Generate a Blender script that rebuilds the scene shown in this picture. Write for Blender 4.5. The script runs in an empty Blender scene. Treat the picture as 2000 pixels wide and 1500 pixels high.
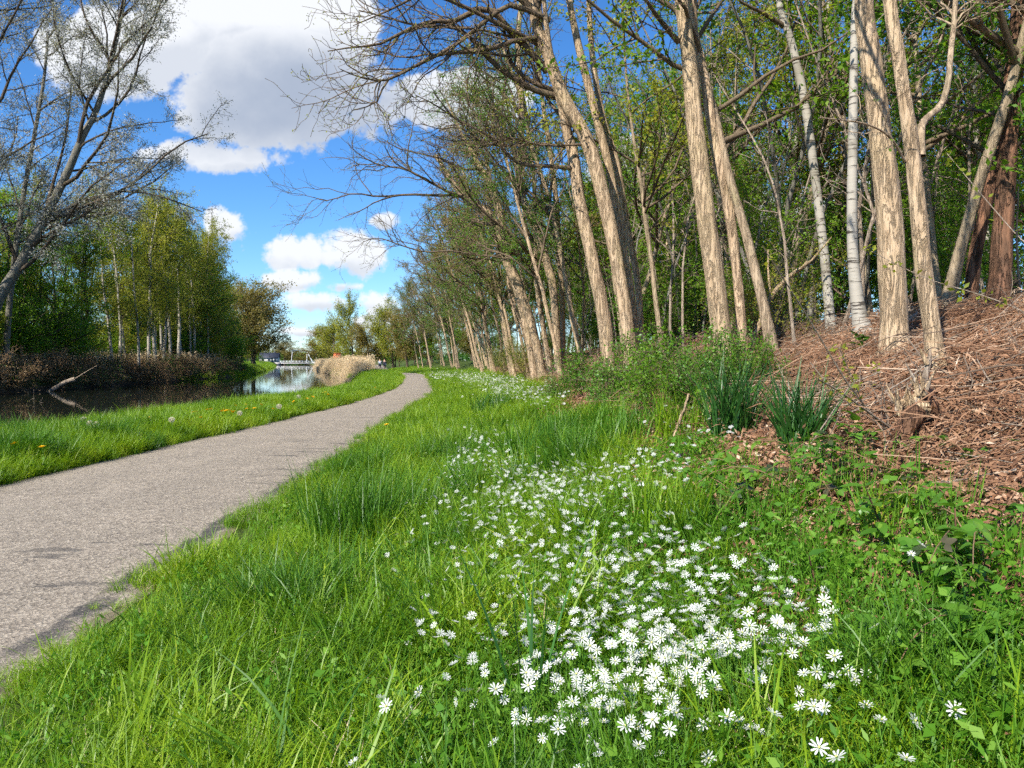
import bpy, math, random
import numpy as np
from mathutils import Vector

R = math.radians
rng = np.random.default_rng(11)
random.seed(11)
SC = bpy.context.scene
COL = SC.collection

# ------------------------------------------------------------------ camera
EYE = 1.6
PITCH = math.atan((750 - 704) / 1500.0)
cam = bpy.data.cameras.new('camera')
cam.sensor_width = 36.0
cam.lens = 27.0
cam.clip_start = 0.05
cam.clip_end = 6000
co = bpy.data.objects.new('camera', cam)
COL.objects.link(co)
co.location = (0, 0, EYE)
co.rotation_euler = (math.pi / 2 - PITCH, 0, 0)
SC.camera = co

# ------------------------------------------------------------------ sky, sun, exposure
SUN_EL = R(42)
SUN_AZ = math.atan2(-0.60, -0.80)          # bearing of the sun, from +Y towards +X
SC.view_settings.view_transform = 'Standard'
SC.view_settings.look = 'None'
SC.view_settings.gamma = 1.0
SC.view_settings.exposure = 0.9
SC.cycles.max_bounces = 5
SC.cycles.diffuse_bounces = 4
SC.cycles.glossy_bounces = 2
SC.cycles.transmission_bounces = 2
SC.cycles.use_light_tree = False
SC.cycles.use_denoising = False
SC.cycles.use_adaptive_sampling = True
SC.cycles.adaptive_threshold = 0.03
SC.cycles.transparent_max_bounces = 4
SC.cycles.caustics_reflective = False
SC.cycles.caustics_refractive = False
SC.cycles.sample_clamp_indirect = 6.0

sl = bpy.data.lights.new('sun', 'SUN')
sl.energy = 4.6
sl.angle = R(0.53)
sl.color = (1.0, 0.95, 0.86)
so = bpy.data.objects.new('sun', sl)
COL.objects.link(so)
sd = Vector((math.sin(SUN_AZ) * math.cos(SUN_EL), math.cos(SUN_AZ) * math.cos(SUN_EL), math.sin(SUN_EL)))
so.rotation_euler = sd.to_track_quat('Z', 'Y').to_euler()
so.location = sd * 60


class NT:
    """Small helper for writing node trees."""
    def __init__(s, tree):
        s.t = tree
        s.n = tree.nodes
        s.l = tree.links

    def add(s, typ, **kw):
        n = s.n.new(typ)
        for k, v in kw.items():
            setattr(n, k, v)
        return n

    def link(s, a, b):
        s.l.new(a, b)

    def setin(s, sock, v):
        if isinstance(v, bpy.types.NodeSocket):
            s.l.new(v, sock)
        elif v is not None:
            sock.default_value = v

    def math(s, op, a, b=None, c=None, clamp=False):
        n = s.n.new('ShaderNodeMath')
        n.operation = op
        n.use_clamp = clamp
        for i, v in enumerate((a, b, c)):
            s.setin(n.inputs[i], v)
        return n.outputs[0]

    def mix(s, f, a, b, blend='MIX'):
        n = s.n.new('ShaderNodeMix')
        n.data_type = 'RGBA'
        n.blend_type = blend
        s.setin(n.inputs[0], f)
        s.setin(n.inputs[6], a if not isinstance(a, tuple) else (*a[:3], 1))
        s.setin(n.inputs[7], b if not isinstance(b, tuple) else (*b[:3], 1))
        return n.outputs[2]

    def noise(s, vec, scale, detail=3, rough=0.55, dist=0.0):
        n = s.n.new('ShaderNodeTexNoise')
        n.inputs['Scale'].default_value = scale
        n.inputs['Detail'].default_value = detail
        n.inputs['Roughness'].default_value = rough
        n.inputs['Distortion'].default_value = dist
        if vec is not None:
            s.l.new(vec, n.inputs['Vector'])
        return n.outputs['Fac']

    def smooth(s, v, a, b):
        n = s.n.new('ShaderNodeMapRange')
        n.interpolation_type = 'SMOOTHSTEP'
        n.inputs[1].default_value = a
        n.inputs[2].default_value = b
        s.setin(n.inputs[0], v)
        return n.outputs[0]

    def ramp(s, f, stops):
        n = s.n.new('ShaderNodeValToRGB')
        e = n.color_ramp.elements
        e[0].position = stops[0][0]
        e[0].color = (*stops[0][1], 1)
        e[1].position = stops[-1][0]
        e[1].color = (*stops[-1][1], 1)
        for p, c in stops[1:-1]:
            k = e.new(p)
            k.color = (*c, 1)
        s.setin(n.inputs[0], f)
        return n.outputs[0]

    def mapping(s, vec, scale=(1, 1, 1), rot=(0, 0, 0)):
        n = s.n.new('ShaderNodeMapping')
        n.inputs['Scale'].default_value = scale
        n.inputs['Rotation'].default_value = rot
        s.l.new(vec, n.inputs['Vector'])
        return n.outputs[0]

    def bump(s, h, strength, dist):
        n = s.n.new('ShaderNodeBump')
        n.inputs['Strength'].default_value = strength
        n.inputs['Distance'].default_value = dist
        s.l.new(h, n.inputs['Height'])
        return n.outputs[0]


def build_world():
    w = bpy.data.worlds.new('World')
    SC.world = w
    w.use_nodes = True
    w.node_tree.nodes.clear()
    T = NT(w.node_tree)
    out = T.add('ShaderNodeOutputWorld')
    bg = T.add('ShaderNodeBackground')
    T.link(bg.outputs[0], out.inputs[0])
    sky = T.add('ShaderNodeTexSky')
    sky.sky_type = 'NISHITA'
    sky.sun_disc = False
    sky.sun_elevation = SUN_EL
    sky.sun_rotation = SUN_AZ
    sky.air_density = 1.0
    sky.dust_density = 0.0
    sky.ozone_density = 3.5
    hs = T.add('ShaderNodeHueSaturation')
    hs.inputs['Saturation'].default_value = 1.12
    hs.inputs['Value'].default_value = 1.0
    T.link(T.mix(1.0, sky.outputs[0], (.80, .98, 1.22), 'MULTIPLY'), hs.inputs['Color'])
    tc = T.add('ShaderNodeTexCoord')
    sep = T.add('ShaderNodeSeparateXYZ')
    T.link(tc.outputs['Generated'], sep.inputs[0])
    X, Y, Z = sep.outputs
    ys = T.math('MAXIMUM', Y, 0.05)
    u = T.math('DIVIDE', X, ys)
    v = T.math('DIVIDE', Z, ys)
    cmb = T.add('ShaderNodeCombineXYZ')
    T.link(u, cmb.inputs[0])
    T.link(v, cmb.inputs[1])
    uv = cmb.outputs[0]
    n1 = T.noise(uv, 11.0, 5, 0.6)
    n2 = T.noise(uv, 34.0, 4, 0.62)
    n3 = T.noise(T.mapping(uv, (1, 1.6, 1)), 4.0, 4, 0.5)
    # (px, py, half width, half height) of each cloud as seen from the towpath
    blobs = [(455, 50, 190, 130), (600, 70, 150, 120), (540, 190, 190, 110), (240, 110, 150, 90), (690, 200, 90, 80),
             (450, 312, 135, 34), (330, 300, 70, 26),
             (570, 495, 66, 40), (580, 551, 68, 24), (695, 500, 68, 50), (622, 590, 84, 25), (450, 452, 56, 42),
             (752, 432, 34, 20), (735, 595, 48, 30), (590, 648, 60, 12), (730, 625, 40, 20), (670, 560, 40, 14),
             (1680, 400, 300, 80), (1250, 330, 120, 60), (900, 200, 140, 60), (1900, -300, 600, 120), (300, -420, 380, 160), (1000, -150, 300, 70)]
    field = None
    low = None
    for (px, py, a, b) in blobs:
        du = T.math('MULTIPLY', T.math('SUBTRACT', u, (px - 1000) / 1500), 1500.0 / a)
        dv = T.math('MULTIPLY', T.math('SUBTRACT', v, (704 - py) / 1500), 1500.0 / b)
        q = T.math('SUBTRACT', 1.0, T.math('ADD', T.math('MULTIPLY', du, du), T.math('MULTIPLY', dv, dv)))
        if a > 110 and py < 260:
            q = T.math('ADD', T.math('MULTIPLY', q, 2.0), .35)
        field = q if field is None else T.math('SMOOTH_MAX', field, q, 0.25)
        # which side of this cloud we look at: its upper side is lit, its flat base grey
        wq = T.math('MULTIPLY', T.math('MAXIMUM', T.math('ADD', q, 0.4), 0.0), dv)
        low = wq if low is None else T.math('ADD', low, wq)
    f = T.math('ADD', field, T.math('MULTIPLY', T.math('SUBTRACT', n1, 0.5), 3.6))
    f = T.math('ADD', f, T.math('MULTIPLY', T.math('SUBTRACT', n2, 0.5), 2.6))
    front = T.smooth(f, -0.05, 0.7)
    front = T.math('MULTIPLY', front, T.smooth(Y, 0.10, 0.25))
    # the same broken cumulus goes on all round
    zz = T.math('ADD', T.math('MAXIMUM', Z, 0.0), 0.12)
    c2 = T.add('ShaderNodeCombineXYZ')
    T.link(T.math('DIVIDE', X, zz), c2.inputs[0])
    T.link(T.math('DIVIDE', Y, zz), c2.inputs[1])
    nb = T.noise(c2.outputs[0], 1.1, 4, 0.55)
    back = T.math('MULTIPLY', T.smooth(nb, 0.53, 0.66), T.smooth(Y, 0.22, 0.05))
    mask = T.math('MAXIMUM', front, back)
    mask = T.math('MULTIPLY', mask, T.smooth(Z, -0.01, 0.03))
    # cumulus brightness: thick middles and bases grey-blue, edges and tops white
    big = None
    for (px, py, a, b) in [(590, 215, 260, 110)]:
        du = T.math('MULTIPLY', T.math('SUBTRACT', u, (px - 1000) / 1500), 1500.0 / a)
        dv = T.math('MULTIPLY', T.math('SUBTRACT', v, (704 - py) / 1500), 1500.0 / b)
        q = T.math('SUBTRACT', 1.0, T.math('ADD', T.math('MULTIPLY', du, du), T.math('MULTIPLY', dv, dv)))
        big = q if big is None else T.math('MAXIMUM', big, q)
    g = T.math('ADD', big, T.math('ADD', T.math('MULTIPLY', T.math('SUBTRACT', n3, 0.5), 3.4), T.math('MULTIPLY', T.math('SUBTRACT', n1, 0.5), 1.6)))
    g = T.smooth(g, -1.1, 1.3)
    base = T.smooth(T.math('ADD', low, T.math('MULTIPLY', T.math('SUBTRACT', n1, 0.5), 2.5)), 0.15, -0.75)
    shade = T.math('MAXIMUM', T.math('MULTIPLY', g, 0.95), T.math('MULTIPLY', base, 0.42))
    cc = T.mix(shade, (6.3, 6.45, 6.7), (2.7, 3.15, 4.0))
    final = T.mix(T.math('MULTIPLY', mask, 0.97), hs.outputs[0], cc)
    T.link(final, bg.inputs['Color'])
    bg.inputs['Strength'].default_value = 0.084


build_world()
SC.world.cycles.sampling_method = 'MANUAL'
SC.world.cycles.sample_map_resolution = 512

# ------------------------------------------------------------------ maths of the place
CP, SP = math.cos(PITCH), math.sin(PITCH)


def ray(px, py):
    X = (px - 1000) / 1500.0
    Zc = (750 - py) / 1500.0
    return X, CP + SP * Zc, -SP + CP * Zc


def at(px, py, d):
    X, y, z = ray(px, py)
    s = d / y
    return np.array((X * s, d, EYE + z * s))


def project(x, y, z):
    z = z - EYE
    yc = y * CP - z * SP
    zc = y * SP + z * CP
    yc = np.maximum(yc, 1e-3)
    return 1000 + 1500 * x / yc, 750 - 1500 * zc / yc


def I(ys, xs):
    ys, xs = np.array(ys, float), np.array(xs, float)
    return lambda y: np.interp(y, ys, xs)


xr = I([-20, 0, 3.8, 6.7, 10, 13, 20, 24, 34, 41, 58, 72, 90, 110, 150, 260, 424, 1500],
       [-1.9, -2.2, -2.42, -2.55, -2.7, -2.85, -3.2, -3.3, -3.6, -4.1, -6.1, -8.2, -12.4, -17.2, -24.3, -43.5, -95, -385])
xl = I([-20, 0, 10, 16, 20, 26, 33, 43, 63, 72, 90, 110, 150, 260, 424, 1500],
       [-7.2, -6.8, -6.6, -6.4, -6.3, -6.15, -6.2, -6.75, -9.0, -10.5, -15, -20, -27, -46.5, -98, -388])
xw = I([-20, 0, 16, 27, 33, 40, 52, 62, 80, 103, 153, 262, 424, 1500],
       [-11.2, -11, -10.9, -10.2, -10.0, -9.9, -10.8, -12.8, -16.6, -23, -37.4, -67.5, -112, -405])
xf = I([-20, 20, 55, 80, 118, 165, 262, 424, 1500],
       [-36, -36.5, -38.5, -40.5, -42.5, -54, -82, -129, -420])
WZ = -0.9
OFF = [0, .4, .8, 1.3, 2, 2.6, 3.2, 3.8, 4.4, 5, 5.6, 6.2, 7, 7.8, 8.6, 9.5, 10.5, 12, 15, 20, 30, 60, 140, 900]
OH = np.interp(OFF, [0, 1, 2, 3, 4, 5, 6, 7, 8.5, 10, 12, 20, 40, 100, 900],
               [0, .05, .12, .3, .6, 1.0, 1.36, 1.68, 2.1, 2.35, 2.45, 2.3, 1.8, 1.2, 1.0])

_ph = np.random.default_rng(3).uniform(0, 6.28, (24, 3))


def fb(x, y, f=1.0):
    """Cheap smooth noise in -1..1."""
    s = 0
    a = 1.0
    k = 0
    for o in range(4):
        for j in range(3):
            an = _ph[k, 2]
            s = s + a * np.sin(f * (x * math.cos(an) + y * math.sin(an)) + _ph[k, 0])
            k += 1
        f *= 2.1
        a *= 0.55
    return s / 4.2


def knots(y):
    a, b, c, d = xf(y), xw(y), xl(y), xr(y)
    f = np.clip((y - 45) / 40, 0, 1)
    crest = 0.28 * np.exp(-((y - 77) / 13) ** 2)
    scl = 1 - 0.35 * f
    K = [(a - 900, 0.5 + 0 * y), (a - 60, 0.6 + 0 * y), (a - 12, 0.8 + 0 * y), (a - 5, 0.75 + 0 * y), (a - 2.2, 0.35 + 0 * y), (a - .6, -0.45 + 0 * y), (a, WZ + 0 * y), (a + 1.2, WZ - 0.8 + 0 * y),
         ((a + b) / 2, WZ - 1.4 + 0 * y), (b - 1.2, WZ - 0.8 + 0 * y), (b, WZ + 0 * y), (b + .55, -0.35 + 0 * y), (b + 1.1, -0.05 + crest * .6), (b + .5 * (c - b) + .5, .02 + crest), (c - .25, .03 + crest),
         (c, crest), (d, crest)]
    for o, h in zip(OFF[1:], OH[1:]):
        K.append((d + o, h * scl + crest * math.exp(-o / 4)))
    return K


def gz(x, y):
    x = np.asarray(x, float)
    y = np.asarray(y, float)
    K = knots(y)
    z = np.array(K[0][1] + 0 * x)
    for (x0, z0), (x1, z1) in zip(K[:-1], K[1:]):
        t = np.clip((x - x0) / np.maximum(x1 - x0, 1e-6), 0, 1)
        z = np.where(x >= x0, z0 + (z1 - z0) * t, z)
    o = x - xr(y)
    amp = np.clip((o - .3) / 1.5, 0, 1) * np.clip(o, 0, 6) / 6
    return z + amp * (0.10 * fb(x, y, 1.3) + .04 * fb(x + 9, y, 4.0))


def G(px, py, lift=0.0):
    X, yy, zz = ray(px, py)
    d = np.concatenate([np.arange(0.8, 20, .02), np.arange(20, 120, .1), np.arange(120, 700, 1.0)])
    x, y, z = X / yy * d, d, EYE + zz / yy * d
    h = gz(x, y) + lift
    k = np.argmax(z <= h)
    return np.array((x[k], y[k], h[k] - lift))


# ------------------------------------------------------------------ mesh helpers
def mesh_np(name, V, F, attrs=None, smooth=False):
    me = bpy.data.meshes.new(name)
    V = np.asarray(V, np.float32).reshape(-1, 3)
    F = np.asarray(F, np.int32)
    k = F.shape[1]
    me.vertices.add(len(V))
    me.vertices.foreach_set('co', V.ravel())
    me.loops.add(F.size)
    me.loops.foreach_set('vertex_index', F.ravel())
    me.polygons.add(len(F))
    me.polygons.foreach_set('loop_start', np.arange(0, F.size, k, dtype=np.int32))
    me.polygons.foreach_set('loop_total', np.full(len(F), k, np.int32))
    if smooth:
        me.polygons.foreach_set('use_smooth', np.ones(len(F), bool))
    for an, arr in (attrs or {}).items():
        a = me.attributes.new(an, 'FLOAT', 'POINT')
        a.data.foreach_set('value', np.asarray(arr, np.float32))
    me.update(calc_edges=True)
    return me


def obj(name, me, mat=None, parent=None, **props):
    o = bpy.data.objects.new(name, me)
    COL.objects.link(o)
    if mat is not None and me is not None and not me.materials:
        me.materials.append(mat)
    if parent is not None:
        o.parent = parent
    for k, v in props.items():
        if v is not None:
            o[k] = v
    return o


def thing(name, label, cat, loc=(0, 0, 0), rotz=0.0, group=None):
    o = bpy.data.objects.new(name, None)
    COL.objects.link(o)
    o.empty_display_size = 0.1
    o.location = [float(c) for c in loc]
    o.rotation_euler = (0, 0, rotz)
    o['label'] = label
    o['category'] = cat
    if group:
        o['group'] = group
    return o


def clone(root, loc, rotz=0.0, scale=1.0, label=None, group=None, tilt=(0, 0), name=None):
    r = root.copy()
    if name:
        r.name = name
    COL.objects.link(r)
    r.location = [float(c) for c in loc]
    r.rotation_euler = (tilt[0], tilt[1], rotz)
    r.scale = (scale,) * 3 if not isinstance(scale, tuple) else scale
    if label:
        r['label'] = label
    if group:
        r['group'] = group
    for ch in list(root.children):
        c = ch.copy()
        COL.objects.link(c)
        c.parent = r
        for g in list(ch.children):
            d = g.copy()
            COL.objects.link(d)
            d.parent = c
    return r


def unit(v):
    return v / np.maximum(np.linalg.norm(v, axis=-1, keepdims=True), 1e-9)


def catmull(P, n):
    P = np.asarray(P, float)
    if len(P) == 2:
        t = np.linspace(0, 1, n)[:, None]
        return P[0] * (1 - t) + P[1] * t
    Q = np.vstack([2 * P[0] - P[1], P, 2 * P[-1] - P[-2]])
    ts = np.linspace(0, len(P) - 1 - 1e-6, n)
    i = ts.astype(int)
    t = (ts - i)[:, None]
    p0, p1, p2, p3 = Q[i], Q[i + 1], Q[i + 2], Q[i + 3]
    return .5 * ((2 * p1) + (-p0 + p2) * t + (2 * p0 - 5 * p1 + 4 * p2 - p3) * t ** 2 + (-p0 + 3 * p1 - 3 * p2 + p3) * t ** 3)


def tubes_np(P, Rr, segs, rough=0.0, seed=0):
    """P (B,N,3), Rr (B,N) -> V, F of B tubes."""
    B, N, _ = P.shape
    T = unit(np.gradient(P, axis=1))
    mean = unit(P[:, -1] - P[:, 0])
    ref = np.where(np.abs(mean[:, 2:3]) < .8, np.array([[0, 0, 1.0]]), np.array([[1.0, 0, 0]]))
    U = unit(np.cross(T, ref[:, None, :]))
    W = np.cross(T, U)
    a = np.arange(segs) / segs * 2 * math.pi
    rad = np.repeat(Rr[:, :, None], segs, axis=2)
    if rough > 0:
        g = np.random.default_rng(seed)
        s = np.concatenate([np.zeros((B, 1)), np.cumsum(np.linalg.norm(np.diff(P, axis=1), axis=2), axis=1)], axis=1)[:, :, None]
        th = a[None, None, :]
        m = 0
        for k in range(9):
            fr = g.integers(1, 9)
            m = m + np.sin(fr * th + g.uniform(-1.6, 1.6) * s * 1.6 + g.uniform(0, 6.28) + 1.2 * np.sin(s * g.uniform(.8, 3.5) + g.uniform(0, 6))) / (1 + .25 * fr)
        m2 = np.sin(s * 7.0 + g.uniform(0, 6) + 2 * np.sin(th + s)) * .35
        rad = rad * (1 + rough * (m * .55 + m2))
    V = P[:, :, None, :] + rad[..., None] * (np.cos(a)[None, None, :, None] * U[:, :, None, :] + np.sin(a)[None, None, :, None] * W[:, :, None, :])
    i = np.arange(N - 1)[:, None] * segs
    j = np.arange(segs)[None, :]
    j2 = (j + 1) % segs
    F = np.stack([i + j, i + j2, i + segs + j2, i + segs + j], -1).reshape(-1, 4)
    F = (F[None] + (np.arange(B) * N * segs)[:, None, None]).reshape(-1, 4)
    return V.reshape(-1, 3), F


def join(parts):
    Vs, Fs, n = [], [], 0
    for V, F in parts:
        Vs.append(V)
        Fs.append(F + n)
        n += len(V)
    return np.concatenate(Vs), np.concatenate(Fs)


def box_vf(c, s, rot=0.0):
    c = np.array(c, float)
    s = np.array(s, float) / 2
    v = np.array([(x, y, z) for x in (-1, 1) for y in (-1, 1) for z in (-1, 1)], float) * s
    cr, sr = math.cos(rot), math.sin(rot)
    v = np.stack([v[:, 0] * cr - v[:, 1] * sr, v[:, 0] * sr + v[:, 1] * cr, v[:, 2]], 1) + c
    f = np.array([(0, 1, 3, 2), (4, 6, 7, 5), (0, 4, 5, 1), (2, 3, 7, 6), (0, 2, 6, 4), (1, 5, 7, 3)])
    return v, f


def bar_vf(a, b, w, segs=6):
    P = np.array([[a, b]], float)
    V, F = tubes_np(P, np.full((1, 2), w), segs)
    return V, F


def leaves_np(P, size, g, elong=1.9, up=0.5, hang=None):
    """One folded rhombus per leaf. P (n,3), size (n,)."""
    n = len(P)
    N = unit(g.normal(0, 1, (n, 3)) + np.array([-0.25 * up, -0.2 * up, up]))
    D = g.normal(0, 1, (n, 3))
    if hang is not None:
        D = D + np.array([0, 0, -hang])
    D = unit(D - (D * N).sum(1, keepdims=True) * N)
    S = np.cross(N, D)
    L = size[:, None]
    W = L / elong
    b = P
    V = np.stack([b, b + D * L * .45 + S * W * .5 + N * L * .06, b + D * L - N * L * .06, b + D * L * .45 - S * W * .5 + N * L * .06], 1).reshape(-1, 3)
    F = np.arange(4 * n).reshape(n, 4)
    r = np.repeat(g.uniform(0, 1, n), 4)
    return V, F, r


# ------------------------------------------------------------------ materials
def new_mat(name):
    m = bpy.data.materials.new(name)
    m.use_nodes = True
    m.node_tree.nodes.clear()
    T = NT(m.node_tree)
    out = T.add('ShaderNodeOutputMaterial')
    return m, T, out


def principled(T, out, col, rough=0.7, spec=0.3, normal=None):
    p = T.add('ShaderNodeBsdfPrincipled')
    T.setin(p.inputs['Base Color'], col if not isinstance(col, tuple) else (*col, 1))
    T.setin(p.inputs['Roughness'], rough)
    p.inputs['Specular IOR Level'].default_value = spec
    if normal is not None:
        T.link(normal, p.inputs['Normal'])
    if out is not None:
        T.link(p.outputs[0], out.inputs[0])
    return p


def plain(name, c, rough=.6, spec=.3, var=.25, scale=8.0):
    m, T, out = new_mat(name)
    tc = T.add('ShaderNodeTexCoord')
    n = T.noise(tc.outputs['Object'], scale, 4)
    col = T.mix(T.smooth(n, .3, .7), tuple(x * (1 - var) for x in c), tuple(min(1, x * (1 + var)) for x in c))
    principled(T, out, col, rough, spec)
    return m


def leafy(name, stops, trans=0.4, rough=0.5, spec=0.35, attr='rnd', patch=0.0, patch_col=None):
    """Leaf: colour varies from leaf to leaf and plant to plant; thin, so light comes through."""
    m, T, out = new_mat(name)
    a = T.add('ShaderNodeAttribute')
    a.attribute_name = attr
    oi = T.add('ShaderNodeObjectInfo')
    f = T.math('ADD', T.math('MULTIPLY', a.outputs['Fac'], .65), T.math('MULTIPLY', oi.outputs['Random'], .35))
    if patch:
        ge = T.add('ShaderNodeNewGeometry')
        n = T.noise(ge.outputs['Position'], patch, 3)
        f = T.math('ADD', T.math('MULTIPLY', f, .6), T.math('MULTIPLY', T.smooth(n, .3, .7), .4))
    c = T.ramp(f, stops)
    p = principled(T, None, c, rough, spec)
    t = T.add('ShaderNodeBsdfTranslucent')
    c2 = T.mix(1.0, c, (1.25, 1.2, .55), 'MULTIPLY')
    T.link(c2, t.inputs[0])
    mx = T.add('ShaderNodeMixShader')
    mx.inputs[0].default_value = trans
    T.link(p.outputs[0], mx.inputs[1])
    T.link(t.outputs[0], mx.inputs[2])
    T.link(mx.outputs[0], out.inputs[0])
    return m


def bark(name, c1, c2, c3, fine=22.0, bump=.5):
    m, T, out = new_mat(name)
    tc = T.add('ShaderNodeTexCoord')
    ge = T.add('ShaderNodeNewGeometry')
    P = ge.outputs['Position']
    v1 = T.mapping(P, (1, 1, .16))
    n1 = T.noise(v1, fine, 5, .65, .6)
    n2 = T.noise(P, 2.2, 3)
    n3 = T.noise(T.mapping(P, (1, 1, .22)), fine * 2.6, 3, .6)
    c = T.mix(T.smooth(n1, .36, .62), c2, c1)
    c = T.mix(T.math('MULTIPLY', T.smooth(n2, .45, .75), .6), c, c3)
    crack = T.smooth(n3, .42, .32)
    c = T.mix(T.math('MULTIPLY', crack, .75), c, tuple(x * .4 for x in c2))
    n4 = T.noise(T.mapping(P, (1, 1, .13)), fine * .62, 6, .68, 1.0)
    seam = T.math('ABSOLUTE', T.math('SUBTRACT', n4, .5))
    c = T.mix(T.math('MULTIPLY', T.smooth(seam, .020, .006), .6), c, tuple(x * .35 for x in c2))
    h = T.math('ADD', T.math('ADD', T.math('MULTIPLY', n1, 1.0), T.math('MULTIPLY', n3, .5)), T.smooth(seam, .0, .05))
    oi = T.add('ShaderNodeObjectInfo')
    c = T.mix(T.math('MULTIPLY', oi.outputs['Random'], .35), c, c3)
    alg = T.noise(T.mapping(P, (1, 1, .5)), 1.3, 5, .65)
    c = T.mix(T.math('MULTIPLY', T.smooth(alg, .55, .75), .5), c, (c2[0] * .75, c2[1] * .95, c2[2] * .6))
    nn = T.bump(h, bump, .03)
    principled(T, out, c, .85, .15, nn)
    return m


def birch_bark():
    m, T, out = new_mat('birch_bark')
    ge = T.add('ShaderNodeNewGeometry')
    P = ge.outputs['Position']
    n1 = T.noise(T.mapping(P, (1.3, 1.3, 9)), 2.6, 4, .6)
    n2 = T.noise(P, 1.6, 4)
    c = T.mix(T.smooth(n1, .53, .64), (.38, .345, .285), (.06, .05, .04))
    c = T.mix(T.math('MULTIPLY', T.smooth(n2, .52, .72), .55), c, (.19, .165, .12))
    principled(T, out, c, .75, .2, T.bump(n1, .4, .012))
    return m


M = {}
M['tan_bark'] = bark('tan_bark', (.60, .44, .29), (.40, .275, .17), (.47, .35, .20), 20, .8)
M['grey_tan_bark'] = bark('grey_tan_bark', (.44, .33, .22), (.27, .195, .125), (.32, .26, .16), 16, .6)
M['red_bark'] = bark('red_bark', (.26, .13, .075), (.10, .055, .035), (.17, .10, .06), 14, .9)
M['dark_bark'] = bark('dark_bark', (.14, .105, .075), (.06, .045, .032), (.10, .085, .05), 16, .6)
M['grey_bark'] = bark('grey_bark', (.24, .22, .185), (.12, .11, .09), (.17, .16, .115), 14, .5)
M['twig'] = bark('twig_bark', (.19, .135, .09), (.10, .07, .045), (.15, .12, .07), 30, .3)
M['dead_wood'] = bark('dead_wood', (.46, .37, .28), (.24, .17, .12), (.30, .25, .19), 26, .6)
M['pale_wood'] = bark('pale_wood', (.62, .47, .30), (.40, .27, .15), (.50, .36, .22), 30, .8)
M['birch_bark'] = birch_bark()

M['leaf_green'] = leafy('leaf_green', [(.0, (.055, .16, .012)), (.5, (.12, .27, .018)), (1., (.26, .40, .035))], .55)
M['leaf_fresh'] = leafy('leaf_fresh', [(.0, (.08, .19, .012)), (.5, (.17, .31, .018)), (1., (.30, .42, .03))], .55)
M['leaf_dark'] = leafy('leaf_dark', [(.0, (.03, .09, .014)), (.6, (.06, .15, .020)), (1., (.13, .24, .03))], .4)
M['leaf_yellow'] = leafy('leaf_yellow', [(.0, (.17, .22, .02)), (.5, (.30, .34, .035)), (1., (.42, .38, .07))], .55)
M['leaf_olive'] = leafy('leaf_olive', [(.0, (.17, .16, .04)), (.5, (.25, .21, .055)), (1., (.32, .24, .09))], .42)
M['leaf_silver'] = leafy('leaf_silver', [(.0, (.17, .17, .14)), (.5, (.30, .30, .27)), (1., (.44, .44, .41))], .3)
M['leaf_bramble'] = leafy('leaf_bramble', [(.0, (.04, .13, .015)), (.5, (.10, .24, .022)), (.85, (.18, .33, .035)), (1., (.16, .11, .04))], .42, .4, .5)
M['leaf_purple'] = leafy('leaf_purple', [(.0, (.035, .05, .022)), (.6, (.05, .08, .03)), (1., (.11, .07, .04))], .25, .35, .6)
M['grass'] = leafy('grass_blade', [(.0, (.055, .15, .008)), (.4, (.15, .285, .010)), (.75, (.28, .41, .014)), (1., (.44, .46, .07))], .42, .45, .4, patch=1.3)
M['grass_dark'] = leafy('grass_blade_dark', [(.0, (.028, .10, .008)), (.5, (.075, .195, .012)), (1., (.16, .32, .022))], .38, .45, .4)
M['sedge'] = leafy('sedge_blade', [(.0, (.014, .06, .012)), (.5, (.032, .115, .018)), (1., (.08, .21, .03))], .3, .4, .5)
M['herb'] = leafy('herb_leaf', [(.0, (.06, .18, .012)), (.5, (.12, .29, .018)), (1., (.22, .38, .04))], .45)
M['reed'] = leafy('dry_reed', [(.0, (.42, .31, .18)), (.5, (.70, .54, .34)), (1., (.88, .72, .50))], .2, .7, .15)
M['dry'] = leafy('dry_stem', [(.0, (.16, .10, .055)), (.5, (.30, .20, .11)), (1., (.46, .34, .20))], .2, .8, .1)
M['litter'] = leafy('leaf_litter_bits', [(.0, (.085, .042, .024)), (.35, (.205, .102, .056)), (.75, (.345, .195, .112)), (.93, (.52, .37, .25)), (1., (.64, .52, .38))], .1, .75, .15)
M['twig_bits'] = leafy('twig_bits', [(.0, (.10, .07, .05)), (.5, (.22, .165, .12)), (1., (.42, .35, .27))], .05, .8, .1)
M['petal'] = leafy('white_petal', [(.0, (.62, .63, .58)), (1., (.76, .76, .72))], .25, .5, .2)
M['pale_centre'] = leafy('flower_centre', [(.0, (.55, .55, .12)), (1., (.65, .62, .2))], .2)
M['yellow'] = leafy('yellow_petal', [(.0, (.75, .45, .01)), (1., (.85, .60, .02))], .2)
M['stem'] = leafy('green_stem', [(.0, (.08, .20, .02)), (1., (.14, .28, .03))], .15)
M['fluff'] = leafy('seed_fluff', [(.0, (.7, .68, .62)), (1., (.8, .78, .74))], .4)


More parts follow.
